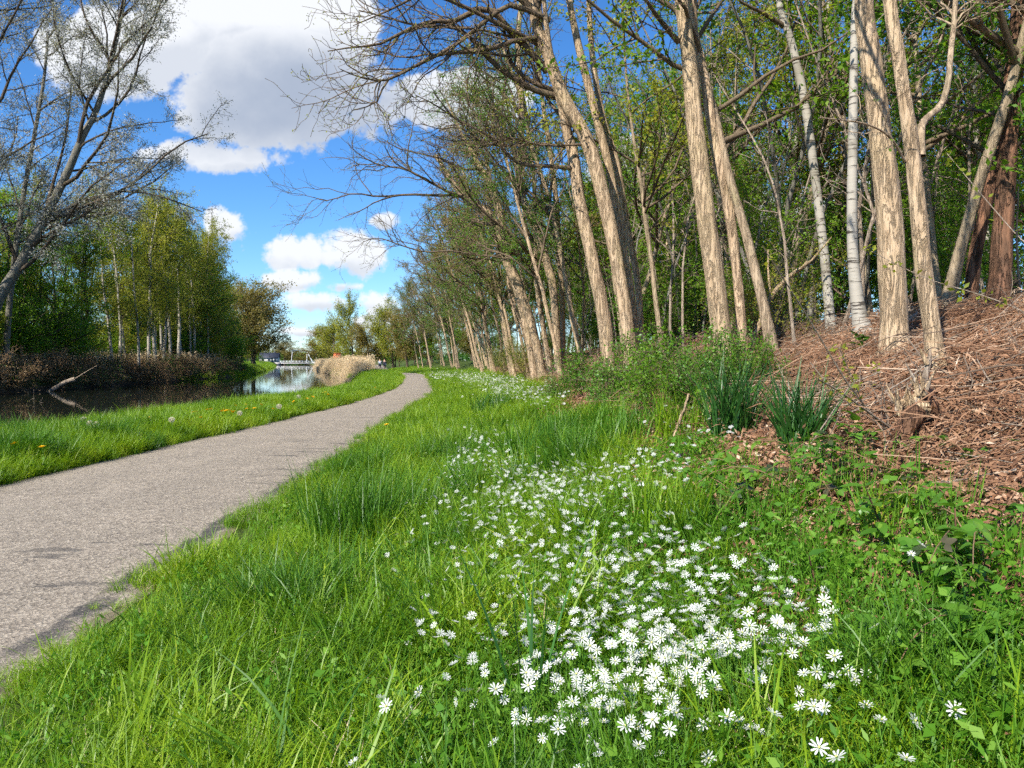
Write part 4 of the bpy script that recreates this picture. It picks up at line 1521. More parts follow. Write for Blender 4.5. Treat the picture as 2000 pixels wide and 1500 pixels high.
for (px, py) in fl:
    lift = LIFT * g.uniform(.62, 1.2)
    if 540 < px < 2050 and 715 < py < 1540:
        q = G(px, py, lift)
        if q[1] < 110:
            pts.append((q[0], q[1], q[2] + lift))
pts = np.array(sorted(pts, key=lambda p: p[1]))
pm, cm = petal_mesh(), centre_mesh()
sms = [stem_mesh(LIFT, i) for i in range(4)]
for me, mt in [(pm, M['petal']), (cm, M['pale_centre'])] + [(m_, M['stem']) for m_ in sms]:
    me.materials.append(mt)
NF = 300
for i, p in enumerate(pts[:NF]):
    d = p[1]
    from mathutils import Euler
    tx, ty = g.normal(.32, .45), g.normal(-.22, .45)
    M3 = Euler((tx, ty, 0)).to_matrix() @ Euler((0, 0, g.uniform(0, 6.28))).to_matrix()
    face = 'facing the camera' if tx > .75 else 'turned away' if tx < -.2 else 'tilted left' if ty < -.5 else 'tilted right' if ty > .15 else 'facing up'
    fx, fy = project(p[0], p[1], p[2])
    s = g.uniform(.72, 1.3)
    size = 'small' if s < .9 else 'large' if s > 1.12 else 'middling'
    col = 'left' if fx < 960 else 'left of centre' if fx < 1130 else 'central' if fx < 1290 else 'right of centre' if fx < 1440 else 'right' if fx < 1620 else 'rightmost'
    row = 'bottom edge' if fy > 1440 else 'lowest drift' if fy > 1370 else 'lower dense drift' if fy > 1310 else 'mid-lower dense drift' if fy > 1260 else 'mid-upper dense drift' if fy > 1215 else 'upper dense drift' if fy > 1150 else 'scattered upper band'
    lab = '%s white star flower %s, %s in the %s' % (size, face, col, row)
    o = obj('stitchwort_flower', pm, None, label=lab, category='flower', group='single white flowers')
    o.location = p
    o.scale = (s, s, s)
    o.rotation_euler = M3.to_euler()
    obj('flower_centre', cm, None, o)
    st = obj('stem', sms[i % 4], None, o)
    st.rotation_euler = M3.inverted().to_euler()
rest = pts[NF:]
n = len(rest)
big = np.interp(rest[:, 1], [4, 8, 20, 60], [1.0, 1.1, 1.8, 3.0])
rot = np.stack([g.normal(.45, .25, n), g.normal(-.2, .25, n), g.uniform(0, 6.28, n)], 1)
fo = [(petal_mesh(), M['petal'])]
scatter('white_flowers', 'drift of countless small white flowers further along the verge', fo, rest, rot, big * g.uniform(.85, 1.2, n), np.zeros(n, int))


# ------------------------------------------------------------------ dandelions on the left verge
def dand_mesh():
    g = np.random.default_rng(8)
    V, F = [], []
    for k in range(44):
        a = k * 2.39996
        rr = .35 + .65 * (k / 44) ** .6
        el = .9 - .75 * (k / 44)
        d = np.array([math.cos(a) * math.cos(el), math.sin(a) * math.cos(el), math.sin(el)])
        s = np.array([-math.sin(a), math.cos(a), 0])
        L = .030 * (1.05 if k > 22 else .75)
        i = len(V)
        V += [tuple(d * .002), tuple(d * L * .6 + s * .0045), tuple(d * L), tuple(d * L * .6 - s * .0045)]
        F.append((i, i + 1, i + 2, i + 3))
    return mesh_np('dandelion', np.array(V), np.array(F), {'rnd': np.repeat(g.uniform(0, 1, 44), 4)})


def clock_mesh():
    g = np.random.default_rng(9)
    n = 160
    d = unit(g.normal(0, 1, (n, 3)))
    c = d * .026
    V, F, r = leaves_np(c, np.full(n, .012), g, 1.2, 0)
    A = np.stack([d * .004, d * .026], 1)
    V2, F2 = tubes_np(A, np.full((n, 2), .0006), 3)
    V3, F3 = join([(V, F), (V2, F2)])
    return mesh_np('seed_head', V3, F3, {'rnd': np.concatenate([r, np.full(len(V2), .5)])})


dm_, cl_ = dand_mesh(), clock_mesh()
dst = stem_mesh(.20, 33)
for me, mt in [(dm_, M['yellow']), (cl_, M['fluff']), (dst, M['stem'])]:
    me.materials.append(mt)
yel = [(28, 868, 'yellow dandelion at the left edge of the verge grass'), (82, 874, 'orange-yellow dandelion second from the left edge'), (290, 816, None), (335, 811, None), (376, 806, None), (382, 805, None), (392, 816, None), (405, 801, None), (412, 800, None), (432, 804, None), (437, 801, None), (441, 803, None), (446, 802, None),
       (452, 804, None), (456, 805, None), (460, 793, None), (480, 791, None), (482, 799, None), (497, 798, None), (510, 791, None), (533, 799, None), (574, 785, None), (600, 779, None), (611, 776, None), (630, 768, None), (635, 767, None), (641, 771, None), (640, 767, None), (733, 757, None), (755, 830, 'lone yellow dandelion on the grass right of the path')]
for (px, py, lab) in yel:
    q = G(px, py, .36)
    if lab is None:
        lab, grp = (('yellow dandelion in the cluster on the left verge', 'dandelion cluster on the left verge') if px < 520 else ('yellow dandelion further along the left verge', 'dandelions further along'))
    else:
        grp = None
    o = obj('dandelion', dm_, None, label=lab, category='dandelion', group=grp)
    o.location = (q[0], q[1], q[2] + .36)
    s = g.uniform(1.5, 2.1) * (1 if q[1] < 20 else 1.25)
    o.scale = (s, s, s)
    o.rotation_euler = (g.normal(.3, .2), g.normal(-.1, .2), g.uniform(0, 6))
    obj('stem', dst, None, o)
for (px, py, lab) in [(163, 819, 'white dandelion clock leftmost of the three by the water'), (175, 827, 'white dandelion clock in the middle of the three by the water'), (188, 829, 'white dandelion clock rightmost of the three by the water'), (335, 820, 'white dandelion clock below the yellow cluster'),
                      (468, 807, 'white dandelion clock among the yellow dandelions'), (545, 794, 'white dandelion clock on the middle of the left verge'), (583, 775, 'white dandelion clock furthest along the left verge')]:
    q = G(px, py, .40)
    o = obj('dandelion_clock', cl_, None, label=lab, category='dandelion')
    o.location = (q[0], q[1], q[2] + .40)
    s = 1.9 * (1 if q[1] < 18 else 1.2)
    o.scale = (s, s, s)
    obj('stem', dst, None, o)


# ------------------------------------------------------------------ shrubs of the wood edge and of the far bank
BUSH = dict(n=[8, 6, 5], wander=[.10, .16, .2], up=[.02, .01, 0], taper=.8, nch=[8, 4], start=[.2, .2], ang=[.8, .8], ratio=[.5, .5], rr=[.012, .009], max=2, leaflvl=1, leaves=26, lsize=.07, spread=.07, rmin=.004, trunk0=False)


def bush(seed, H, stems, P, lf, bk='twig', name='shrub', splay=.5, rad=.2):
    t = Tree(seed)
    for k in range(stems):
        a = t.g.uniform(0, 6.28)
        d = np.array([math.cos(a) * splay * t.g.uniform(.2, 1.2), math.sin(a) * splay * t.g.uniform(.2, 1.2), 1.0])
        t.branch(np.array([math.cos(a) * rad * t.g.uniform(0, 1), math.sin(a) * rad * t.g.uniform(0, 1), -.05]), d, H * t.g.uniform(.65, 1.15), .010 * H / 2, 0, P)
    return t.build(name, 'x', 'shrub', M[bk], M[bk], M[lf], leaf_name='foliage')


g = np.random.default_rng(91)
shr = [bush(400 + i, (2.6, 3.4, 2.0)[i], 8, dict(BUSH, leaves=(34, 30, 30)[i]), ('leaf_green', 'leaf_fresh', 'leaf_green')[i]) for i in range(3)]
spots = []
while len(spots) < 52:
    y = g.uniform(11, 48)
    o = g.uniform(7.0, 15)
    x = float(xr(y)) + o
    px, _ = project(x, y, 2.5)
    if 950 < px < 2080 and not (1480 < px and o < 9.3 and y < 14):
        spots.append((x, y))
place(shr, spots, lambda k, x, y: '%s shrub %s, %s in the wood' % (('leafy', 'tall', 'low')[k % 3], zone_right(x, y).replace('the left side of ', '').replace('the right side of ', ''), depth_word(y)), 'understorey shrubs', .8, 1.4)

ybush = [bush(410, 2.2, 12, dict(BUSH, leaves=26, lsize=.05), 'leaf_yellow', splay=.7), bush(411, 1.2, 12, dict(BUSH, leaves=40, lsize=.06), 'leaf_green', splay=.9), bush(412, 1.0, 10, dict(BUSH, leaves=40, lsize=.055), 'leaf_bramble', splay=1.0)]
for k, px, py, s, lab in [(0, 1035, 745, .9, 'yellow-green shrub at the foot of the leaning tan stems'), (0, 990, 735, .8, 'loose olive shrub left of the leaning tan stems'), (1, 1150, 775, .9, 'low green shrub before the four-stemmed tree'), (2, 1240, 785, 1.0, 'sprawling bramble shrub at the foot of the four-stemmed tree'),
                          (1, 1320, 775, .9, 'low green shrub between the four-stemmed and twin-stemmed trees'), (2, 1400, 772, .8, 'bright low shrub at the foot of the twin-stemmed tree'), (1, 1460, 765, .6, 'small low shrub right of the twin-stemmed tree'), (2, 1180, 810, .8, 'bramble shrub in front of the bare brown patch'),
                          (0, 1500, 610, .8, 'light green shrub behind the twin-stemmed tree'), (1, 1290, 815, .7, 'low leafy shrub above the scattered flowers'), (2, 1090, 790, .6, 'small shrub at the edge of the far white drift'), (2, 1370, 800, .7, 'leafy shrub beside the pale upright stick')]:
    q = G(px, py)
    if py < 700:
        q = np.array((at(px, 650, 13.5)[0], 13.5, float(gz(at(px, 650, 13.5)[0], 13.5))))
    p = ybush[k]
    if not p.get('used'):
        p['used'] = 1
        o = p
        o.location = q
        o.scale = (s, s, s)
        o['label'] = lab
    else:
        o = clone(p, q, g.uniform(0, 6.28), s, lab)
    o['category'] = 'shrub'

# brown bramble mounds and bushes along the far waterline
MOUND = dict(n=[9, 6, 5], wander=[.16, .25, .25], up=[-.10, -.06, 0], taper=.7, nch=[7, 4], start=[.1, .1], ang=[.9, .8], ratio=[.5, .5], rr=[.006, .005], max=2, leaflvl=2, leaves=7, lsize=.14, spread=.15, rmin=.012, trunk0=False)
mnd = [bush(420 + i, 3.0, 34, dict(MOUND), ('dry', 'dry', 'leaf_dark')[i], 'dry', 'bramble_mound', 1.0, 1.6) for i in range(3)]
spots = [(float(xf(y)) - g.uniform(.2, 2.0), float(y)) for y in np.concatenate([np.arange(44, 100, 2.1), np.arange(100, 128, 5)])]
place(mnd, spots, lambda k, x, y: '%s bramble mound on the far bank, %s' % (('brown', 'brown', 'greenish')[k % 3], zone_left(x, y)), 'bramble mounds on the far bank', .75, 1.1)
lb = [bush(430 + i, 4.5, 9, dict(BUSH, leaves=16, lsize=.20, spread=.25, nch=[9, 5], rmin=.01), ('leaf_green', 'leaf_fresh', 'leaf_yellow')[i], 'dark_bark', 'shrub', .5, .6) for i in range(3)]
spots = [(float(xf(y)) - g.uniform(3, 12), float(y)) for y in np.arange(46, 150, 3.2)]
place(lb, spots, lambda k, x, y: '%s bush across the canal, %s' % (('green', 'fresh green', 'yellow-green')[k % 3], zone_left(x, y)), 'bushes across the canal', .7, 1.3)


# ------------------------------------------------------------------ sedge and grass tussocks on the right verge
def tussock(px, py, n, rad, L, w, lab, mat='sedge', lean=.22, curve=(.1, .9), seed=0):
    q = G(px, py)
    o = obj('grass_tussock', blades(500 + seed, n, rad, L, w, lean, curve, 7), M[mat], label=lab, category='tussock')
    o.location = q
    return o


for k, a in enumerate([
    (1432, 858, 260, .20, (.50, 1.05), .018, 'tall dark sedge tussock, left one of the pair before the stump'),
    (1562, 888, 190, .16, (.42, .85), .019, 'dark sedge tussock, right one of the pair before the stump'),
    (1310, 1075, 150, .24, (.35, .75), .014, 'broad-bladed bright tussock standing in the scattered flowers', 'grass'),
    (690, 1075, 460, .34, (.45, .92), .011, 'thick dark green grass tussock near the edge of the path', 'grass_dark'),
    (770, 1035, 300, .30, (.35, .75), .010, 'smaller grass tussock behind the thick one by the path', 'grass_dark'),
    (1060, 900, 320, .50, (.35, .75), .015, 'wide dark tussock behind the middle drift of flowers', 'grass_dark'),
    (1230, 865, 300, .55, (.30, .70), .015, 'wide green tussock left of the pale upright stick', 'grass_dark'),
    (960, 810, 260, .5, (.35, .8), .018, 'dark tussock below the far white drift'),
    (1340, 850, 220, .35, (.3, .7), .014, 'green tussock around the foot of the pale upright stick', 'grass'),
    (1120, 860, 220, .45, (.3, .65), .015, 'grass tussock just right of the wide dark tussock', 'grass_dark'),
    (1040, 1440, 9, .05, (.55, .95), .016, 'few long arching blue-green blades rising through the nearest flowers'),
    (250, 1440, 26, .10, (.30, .60), .014, 'loose coarse grass tuft by the near edge of the path', 'grass', .4, (.6, 1.6)),
    (380, 1500, 22, .12, (.30, .60), .013, 'loose coarse grass tuft at the lower left', 'grass', .45, (.6, 1.8)),
    (560, 1420, 20, .12, (.30, .55), .012, 'arching grass tuft left of the nearest flowers', 'grass', .5, (.8, 1.9)),
    (800, 1430, 18, .12, (.30, .55), .012, 'arching grass tuft beside the nearest flowers', 'grass', .5, (.8, 1.9)),
    (890, 930, 160, .3, (.25, .5), .011, 'grass tussock left of the middle drift of flowers', 'grass_dark'),
]):
    tussock(*a, seed=k)


# ------------------------------------------------------------------ brambles and saplings on the slope
def leaflet(L, W, V, F, o, d, n, droop=.25, serr=.0):
    """Ovate leaflet folded on its midrib, from point o along d with face normal n."""
    s = np.cross(n, d)
    ts = [0, .12, .3, .5, .72, .9, 1.0]
    ws = [.05, .62, .98, 1.0, .72, .34, .02]
    i0 = len(V)
    for t, w in zip(ts, ws):
        c = o + d * L * t - n * L * droop * t * t
        V += [c + s * W * w / 2 + n * W * .10 * w, c, c - s * W * w / 2 + n * W * .10 * w]
    for k in range(len(ts) - 1):
        a = i0 + 3 * k
        F += [(a, a + 1, a + 4, a + 3), (a + 1, a + 2, a + 5, a + 4)]


def tri_leaf(seed, five=False):
    g = np.random.default_rng(seed)
    V, F = [], []
    o = np.array([.05, 0, .0])
    n = np.array([0, 0, 1.0])
    for a, L in [(0, .085), (1.25, .068), (-1.25, .068)] + ([(2.1, .05), (-2.1, .05)] if five else []):
        d = np.array([math.cos(a), math.sin(a), g.uniform(-.1, .2)])
        d = d / np.linalg.norm(d)
        nn = unit(n - d * (n @ d) + g.normal(0, .15, 3))
        leaflet(L * g.uniform(.85, 1.1), L * .68, V, F, o + d * .006, d, nn)
    P = np.array([[(0, 0, 0), (.025, 0, .006), (.052, 0, 0)]], float)
    V2, F2 = tubes_np(P, np.full((1, 3), .0015), 3)
    Vv, Ff = join([(np.array(V), np.array(F)), (V2, F2)])
    return mesh_np('leaf', Vv, Ff, {'rnd': np.full(len(Vv), g.uniform(.2, .95))}, True)


TL = [tri_leaf(i, i % 4 == 3) for i in range(8)]
for i, m_ in enumerate(TL):
    m_.materials.append(M['leaf_purple' if i == 5 else 'leaf_bramble'])


def bramble(q, seed, lab, stems=4, L=.8, ls=1.0, h=.5, group=None):
    g = np.random.default_rng(seed)
    root = thing('bramble', lab, 'bramble', q, 0, group)
    for k in range(stems):
        a = g.uniform(0, 6.28)
        n = 8
        d = np.array([math.cos(a) * .8, math.sin(a) * .8, h * 2.2])
        p = np.array([g.normal(0, .04), g.normal(0, .04), -.03])
        P = [p]
        d = unit(d)
        for i in range(n - 1):
            p = p + d * L * g.uniform(.8, 1.1) / (n - 1)
            d = unit(d + np.array([0, 0, -.28]) + g.normal(0, .06, 3))
            P.append(p)
        P = np.array(P)
        # keep the arching shoot above the sloping ground
        wz = gz(P[:, 0] + q[0], P[:, 1] + q[1]) - q[2] + .02
        P[1:, 2] = np.maximum(P[1:, 2], wz[1:])
        V, F = tubes_np(P[None], np.linspace(.004, .002, n)[None], 4)
        obj('stem', mesh_np('stem', V, F, {'rnd': np.full(len(V), .3)}), M['dry'], root)
        for i in range(1, n):
            for rep_ in range(1 if g.uniform() < .7 else 2):
                lf = obj('leaf', TL[g.integers(0, 8)], None, root)
                lf.location = P[i]
                lf.rotation_euler = (g.normal(.1, .35), g.normal(-.1, .35), g.uniform(0, 6.28))
                s = ls * g.uniform(.7, 1.25)
                lf.scale = (s, s, s)
    return root


br = [(1905, 1120, 'bramble on the slope edge right of the two lone flowers', 4, .8, 1.0), (1780, 1235, 'bramble with dark veined leaves beside the nearest flowers', 4, .6, 1.0), (1960, 1260, 'bramble with fresh green leaves at the right edge', 5, .7, 1.1), (1850, 1010, 'bramble below the lying stick', 4, .6, .9), (1975, 1395, 'bramble in the lower right corner', 4, .6, 1.0),
      (1530, 1030, 'bramble at the upper edge of the scattered flowers', 5, .7, .9), (1640, 1010, 'bramble in the middle of the slope edge', 5, .7, .9), (1460, 1000, 'bramble right of the broad-bladed tussock', 5, .7, .9),
      (1560, 985, 'bramble under the right sedge tussock', 5, .8, .9), (1650, 950, 'bramble spreading right of the right sedge tussock', 5, .8, .9), (1480, 955, 'bramble between the tussocks and the scattered flowers', 5, .8, .9), (1600, 905, 'bramble directly behind the right sedge tussock', 4, .8, 1.0), (1690, 910, 'bramble creeping onto the leaf litter below the stump', 4, .8, .9),
      (1750, 1010, 'bramble left of the lying stick', 4, .6, .8), (1440, 900, 'bramble in front of the left sedge tussock', 4, .8, .9), (1890, 905, 'small bramble alone on the leaf litter', 3, .5, .8),
      (1480, 800, 'bramble behind the left sedge tussock', 4, .9, 1.1), (1380, 830, 'bramble right of the pale upright stick', 4, .9, 1.1), (1760, 945, 'bramble under the splintered stump', 4, .6, .9)]
for k, (px, py, lab, st, L, ls) in enumerate(br):
    bramble(G(px, py), 600 + k, lab, max(2, st - 1), L, ls * .78)


def sapling(px, py, top, lab, seed, n=7, ll=.11):
    g = np.random.default_rng(seed)
    q = G(px, py)
    root = thing('sapling', lab, 'sapling', q)
    tp = at(top[0], top[1], q[1] + g.normal(0, .05)) - q
    P = catmull(np.array([(0, 0, -.03), tp * .5 + g.normal(0, .02, 3), tp]), 10)
    V, F = tubes_np(P[None], np.linspace(.007, .003, 10)[None], 5)
    obj('stem', mesh_np('stem', V, F), M['red_bark'], root)
    Vl, Fl = [], []
    leaflet(ll, ll * .48, Vl, Fl, np.zeros(3), np.array([1.0, 0, 0]), np.array([0, 0, 1.0]), .2)
    me = mesh_np('leaf', np.array(Vl), np.array(Fl), {'rnd': np.full(len(Vl), g.uniform(.1, .6))}, True)
    me.materials.append(M['leaf_bramble'])
    for i in range(n):
        f = .25 + .75 * i / (n - 1)
        p = P[int(f * 9)]
        for sgn in (0, math.pi):
            lf = obj('leaf', me, None, root)
            lf.location = p
            lf.rotation_euler = (g.normal(0, .3), g.normal(-.35, .25), i * 1.57 + sgn + g.normal(0, .2))
            s = g.uniform(.6, 1.1)
            lf.scale = (s, s, s)


sapling(1740, 1085, (1690, 950), 'leafy red-stemmed sapling left of the two lone flowers', 1)
sapling(1880, 1140, (1865, 990), 'leafy sapling with opposite leaves right of the two lone flowers', 2)
sapling(1965, 1080, (1985, 960), 'leafy sapling near the right picture edge', 3)
sapling(1660, 870, (1668, 810), 'small dark-leaved seedling left of the splintered stump', 4, 5, .13)
sapling(1680, 690, (1682, 655), 'small dark evergreen seedling beside the birch foot', 5, 6, .16)
sapling(1495, 1130, (1490, 1060), 'dark-stemmed seedling right of the dense flower drift', 6, 5, .07)
sapling(1600, 1190, (1580, 1085), 'thin seedling among the grass below the brambles', 7, 5, .08)


# ------------------------------------------------------------------ dead wood on the slope
def stick(pp, w, lab, mat='dead_wood', lift=(0.02, 0.02), name='fallen_branch', ds=None, fork=True, seed=0, group=None):
    """A branch lying (or leaning) through picture points; points without a depth lie on the ground."""
    g = np.random.default_rng(seed)
    pts = []
    for k, (px, py) in enumerate(pp):
        if ds is not None and ds[k] is not None:
            pts.append(at(px, py, ds[k]))
        else:
            pts.append(G(px, py) + np.array([0, 0, lift[min(k, 1)]]))
    pts = np.array(pts)
    if ds is not None:
        pts[0][2] = float(gz(pts[0][0], pts[0][1])) - .03
    d = pts[0][1]
    n = 14
    P = catmull(pts, n) + g.normal(0, .006, (n, 3))
    r = w / 2 / 1500 * d
    V, F = tubes_np((P - pts[0])[None], np.linspace(r, r * .6, n)[None], 7, .12, seed)
    root = thing(name, lab, 'branch', pts[0], 0, group)
    obj('stem', mesh_np('stem', V, F, None, True), M[mat], root)
    if fork:
        for k in range(2):
            i = g.integers(4, 10)
            dd = unit(unit(P[i + 1] - P[i]) + g.normal(0, .45, 3) * np.array([1, 1, .35]))
            Q = np.stack([P[i], P[i] + dd * r * 10, P[i] + dd * r * 18 + g.normal(0, r, 3)]) - pts[0]
            V, F = tubes_np(Q[None], np.array([[r * .5, r * .4, r * .2]]), 4)
            obj('side_twig', mesh_np('side_twig', V, F), M[mat], root)
    return root


stick([(1506, 742), (1560, 722), (1618, 706)], 7, 'forked fallen branch on the litter left of the thickest trunk', seed=1)
stick([(1902, 812), (1950, 810), (2010, 806)], 15, 'pale broken log lying right of the stump', 'pale_wood', seed=2, fork=False)
stick([(1797, 956), (1890, 946), (1990, 927)], 9, 'long pale stick lying on the lower litter slope', seed=3)
stick([(1846, 640), (1902, 642), (2005, 680)], 9, 'grey branch lying across the upper litter slope', seed=4)
stick([(1930, 748), (2005, 706)], 14, 'brown mossy log at the right edge of the litter slope', 'grey_tan_bark', seed=5, fork=False)
stick([(1910, 672), (2005, 660)], 7, 'thin grey branch near the top of the litter slope', seed=6)
stick([(1748, 690), (1772, 668), (1792, 650)], 7, 'branch leaning on the foot of the thickest trunk', seed=7, lift=(.02, .25))
stick([(1457, 628), (1510, 575), (1578, 512)], 12, 'pale dead trunk leaning inside the wood', 'pale_wood', ds=[13.5, 13.7, 14.0], seed=8, name='leaning_log')
stick([(1303, 890), (1325, 830), (1346, 770)], 8, 'pale dead stick standing upright in the grass', 'pale_wood', ds=[G(1303, 890)[1]] * 3, seed=9, fork=False, name='upright_stick')
stick([(1680, 745), (1760, 722), (1800, 716)], 6, 'thin stick between the two tan trunks', seed=10)
stick([(1560, 830), (1620, 815), (1700, 820)], 5, 'thin stick behind the right sedge tussock', seed=11)
stick([(1500, 775), (1560, 758), (1640, 742)], 6, 'long thin stick low on the litter left of the stump', seed=12)
stick([(1860, 770), (1900, 760), (1960, 775)], 6, 'grey stick lying above the broken log', seed=13)
stick([(1880, 700), (1960, 690), (2010, 697)], 7, 'stick right of the slimmer tan trunk', seed=14)
stick([(1880, 860), (1950, 850), (2010, 838)], 7, 'brown stick below the broken log', 'dry', seed=15)
gg = np.random.default_rng(64)
for k in range(46):
    px, py = gg.uniform(1480, 1990), gg.uniform(640, 960)
    a = gg.normal(-.18, .25)
    L = gg.uniform(40, 120)
    q = G(px, py)
    if q[1] < 3 or q[1] > 16:
        continue
    stick([(px, py), (px + L * .5, py + L * .5 * math.sin(a) + gg.normal(0, 3)), (px + L, py + L * math.sin(a))], gg.uniform(3, 6), 'thin dead twig lying on the brown leaf litter', ('dead_wood', 'dry', 'twig')[k % 3], seed=100 + k, group='twigs on the litter slope', fork=k % 2 == 0)


# the arching bare shoots in front of the slope
def shoot(pp, d0, d1, r, lab, seed, leaves=8):
    g = np.random.default_rng(seed)
    ds = np.linspace(d0, d1, len(pp))
    P = catmull(np.array([at(px, py, d) for (px, py), d in zip(pp, ds)]), 16)
    gzz = float(gz(P[0][0], P[0][1]))
    if P[0][2] > gzz + .12:
        st = np.array([P[0][0] + .15, P[0][1], gzz - .03])
        P = catmull(np.vstack([st, (st + P[0]) / 2 + np.array([.05, 0, .05]), P[::3], P[-1:]]), 16)
    b = P[0].copy()
    root = thing('bare_shoot', lab, 'shoot', b)
    V, F = tubes_np((P - b)[None], np.linspace(r * .75, r * .4, 16)[None], 5)
    obj('stem', mesh_np('stem', V, F), M['dead_wood'], root)
    q = P[g.integers(6, 16, leaves * 3)] + g.normal(0, .02, (leaves * 3, 3)) - b
    V, F, rr = leaves_np(q, g.uniform(.02, .05, leaves * 3), g, 1.8, .4)
    obj('foliage', mesh_np('foliage', V, F, {'rnd': rr}), M['leaf_yellow'], root)


ds_ = G(1776, 862)[1]
shoot([(1744, 840), (1690, 800), (1640, 765), (1597, 740)], ds_, ds_ - .5, .012, 'pale straight shoot growing left out of the stump', 1)
shoot([(1740, 850), (1664, 761), (1590, 640), (1540, 560), (1489, 481)], ds_, ds_ - .8, .008, 'very long thin shoot arching up left from the stump', 2)
shoot([(1690, 800), (1665, 740), (1640, 680)], ds_ - .1, ds_ - .3, .006, 'short thin shoot with yellow leaves left of the stump', 3, 14)
shoot([(1735, 830), (1725, 770), (1712, 715)], ds_, ds_ - .2, .005, 'short bare shoot rising beside the stump', 4, 3)
shoot([(2040, 640), (1960, 590), (1860, 560), (1800, 540), (1700, 490)], 4.2, 4.6, .005, 'thin leafy trailing shoot crossing in front of the tan trunks', 5, 16)
shoot([(2040, 520), (1960, 430), (1900, 360), (1850, 300)], 4.5, 5.0, .005, 'reddish thin shoot leaning in from the right edge', 6, 8)


def stump():
    q = G(1778, 864)
    d = q[1]
    g = np.random.default_rng(5)
    root = thing('broken_stump', 'splintered broken tree stump on the leaf litter', 'stump', q)

    def part(name, pp, ws, mat, dd=0.0, rough=.16, seg=14):
        P = catmull(np.array([at(px, py, d + dd) for px, py in pp]), 16) - q
        r = np.interp(np.linspace(0, 1, 16), np.linspace(0, 1, len(ws)), ws) / 2 / 1500 * d
        V, F = tubes_np(P[None], r[None], seg, rough, 3)
        return obj(name, mesh_np(name, V, F, None, True), M[mat], root)
    part('stem', [(1756, 872), (1768, 840), (1783, 815), (1796, 797)], [32, 32, 38, 28], 'red_bark')
    part('stem', [(1818, 818), (1815, 790), (1806, 770), (1798, 758)], [34, 32, 32, 26], 'red_bark', .15)
    part('broken_limb', [(1806, 768), (1808, 735), (1815, 705), (1817, 682)], [13, 11, 9, 3], 'dead_wood', .15)
    part('broken_limb', [(1810, 712), (1804, 696), (1796, 680)], [9, 7, 3], 'pale_wood', .14)
    part('fallen_top', [(1812, 800), (1795, 800), (1775, 790), (1757, 800)], [28, 32, 28, 16], 'pale_wood', .05, .25)
    for k in range(26):
        c = ((1757, 800), (1780, 792), (1800, 760), (1790, 800))[k % 4]
        p = at(c[0] + g.normal(0, 6), c[1] + g.normal(0, 5), d + .05 + g.normal(0, .03)) - q
        dr = unit(np.array([g.normal(-.1, .35), g.normal(-.2, .3), 1.0]))
        L = g.uniform(.07, .20)
        A = np.stack([p - dr * .03, p + dr * L * .5, p + dr * L])[None]
        V, F = tubes_np(A, np.array([[.016, .011, .001]]), 4)
        obj('splinter', mesh_np('splinter', V, F), M['pale_wood' if k % 3 else 'dead_wood'], root)


stump()

# dead log sticking out of the water at the far bank, dead twigs on the near bank
t0, t1 = at(100, 763, 62), at(147, 741, 62.5)
P = catmull(np.array([t0 + np.array([-.6, 0, -.5]), t0, (t0 + t1) / 2 + np.array([0, 0, .12]), t1]), 14)
root = thing('sunken_log', 'grey dead log rising out of the dark water at the far bank', 'log', P[0])
V, F = tubes_np((P - P[0])[None], np.linspace(.13, .20, 14)[None], 10, .12, 3)
obj('log', mesh_np('log', V, F, None, True), M['dead_wood'], root)
A = np.stack([P[12], P[12] + np.array([.8, 0, .5]), P[12] + np.array([2.0, 0, 1.2])]) - P[0]
V, F = tubes_np(A[None], np.array([[.04, .03, .015]]), 5)
obj('side_twig', mesh_np('side_twig', V, F), M['dead_wood'], root)
for k, (px, py, tops, lab, lf) in enumerate([(68, 826, [(66, 758), (84, 776), (84, 786), (58, 782)], 'bare white dead twig standing at the near water edge', 0), (318, 800, [(322, 752), (330, 770), (312, 775)], 'thin leafy shoot standing at the near water edge', 26), (20, 828, [(58, 782), (5, 790), (30, 800)], 'arching twig with fresh leaves at the left edge of the near bank', 40), (455, 772, [(435, 745), (470, 748), (445, 755)], 'bleached driftwood twigs at the near water edge', 0)]):
    q = G(px, py)
    g = np.random.default_rng(70 + k)
    root = thing('bank_twig', lab, 'twig', q)
    for j, tp in enumerate(tops):
        e = at(tp[0], tp[1], q[1]) - q
        s0 = (at(tops[0][0], tops[0][1], q[1]) - q) * (.0 if j == 0 else .25 + .15 * j)
        A = np.stack([s0, (s0 + e) / 2 + g.normal(0, .02, 3), e])
        V, F = tubes_np(A[None], np.array([[.011, .008, .004]]), 5)
        obj('stem', mesh_np('stem', V, F), M['dead_wood'], root)
        if lf:
            f = g.uniform(.2, 1, lf // len(tops))
            V, F, r = leaves_np(A[0] + (A[2] - A[0]) * f[:, None] + g.normal(0, .03, (len(f), 3)), g.uniform(.06, .11, len(f)), g, 1.9, .3)
            obj('foliage', mesh_np('foliage', V, F, {'rnd': r}), M['leaf_yellow'], root)

# ------------------------------------------------------------------ drawbridge, farmhouse, hut
M['white_paint'] = plain('white_paint', (.74, .74, .72), .5, .3, .06, 3)
M['dark_paint'] = plain('dark_blue_paint', (.05, .07, .075), .5, .3, .2, 3)
M['deck'] = plain('bridge_deck', (.42, .40, .38), .8, .2, .2, 2)
M['pile'] = plain('dark_pile', (.06, .055, .05), .8, .2, .2, 2)
M['slate'] = plain('slate_roof', (.035, .04, .055), .6, .3, .2, 2)
M['render'] = plain('pale_wall', (.55, .53, .48), .8, .2, .1, 2)
M['brick'] = plain('orange_wall', (.52, .15, .06), .8, .2, .15, 6)
M['glass'] = plain('window_glass', (.03, .035, .045), .1, .5, .1, 2)


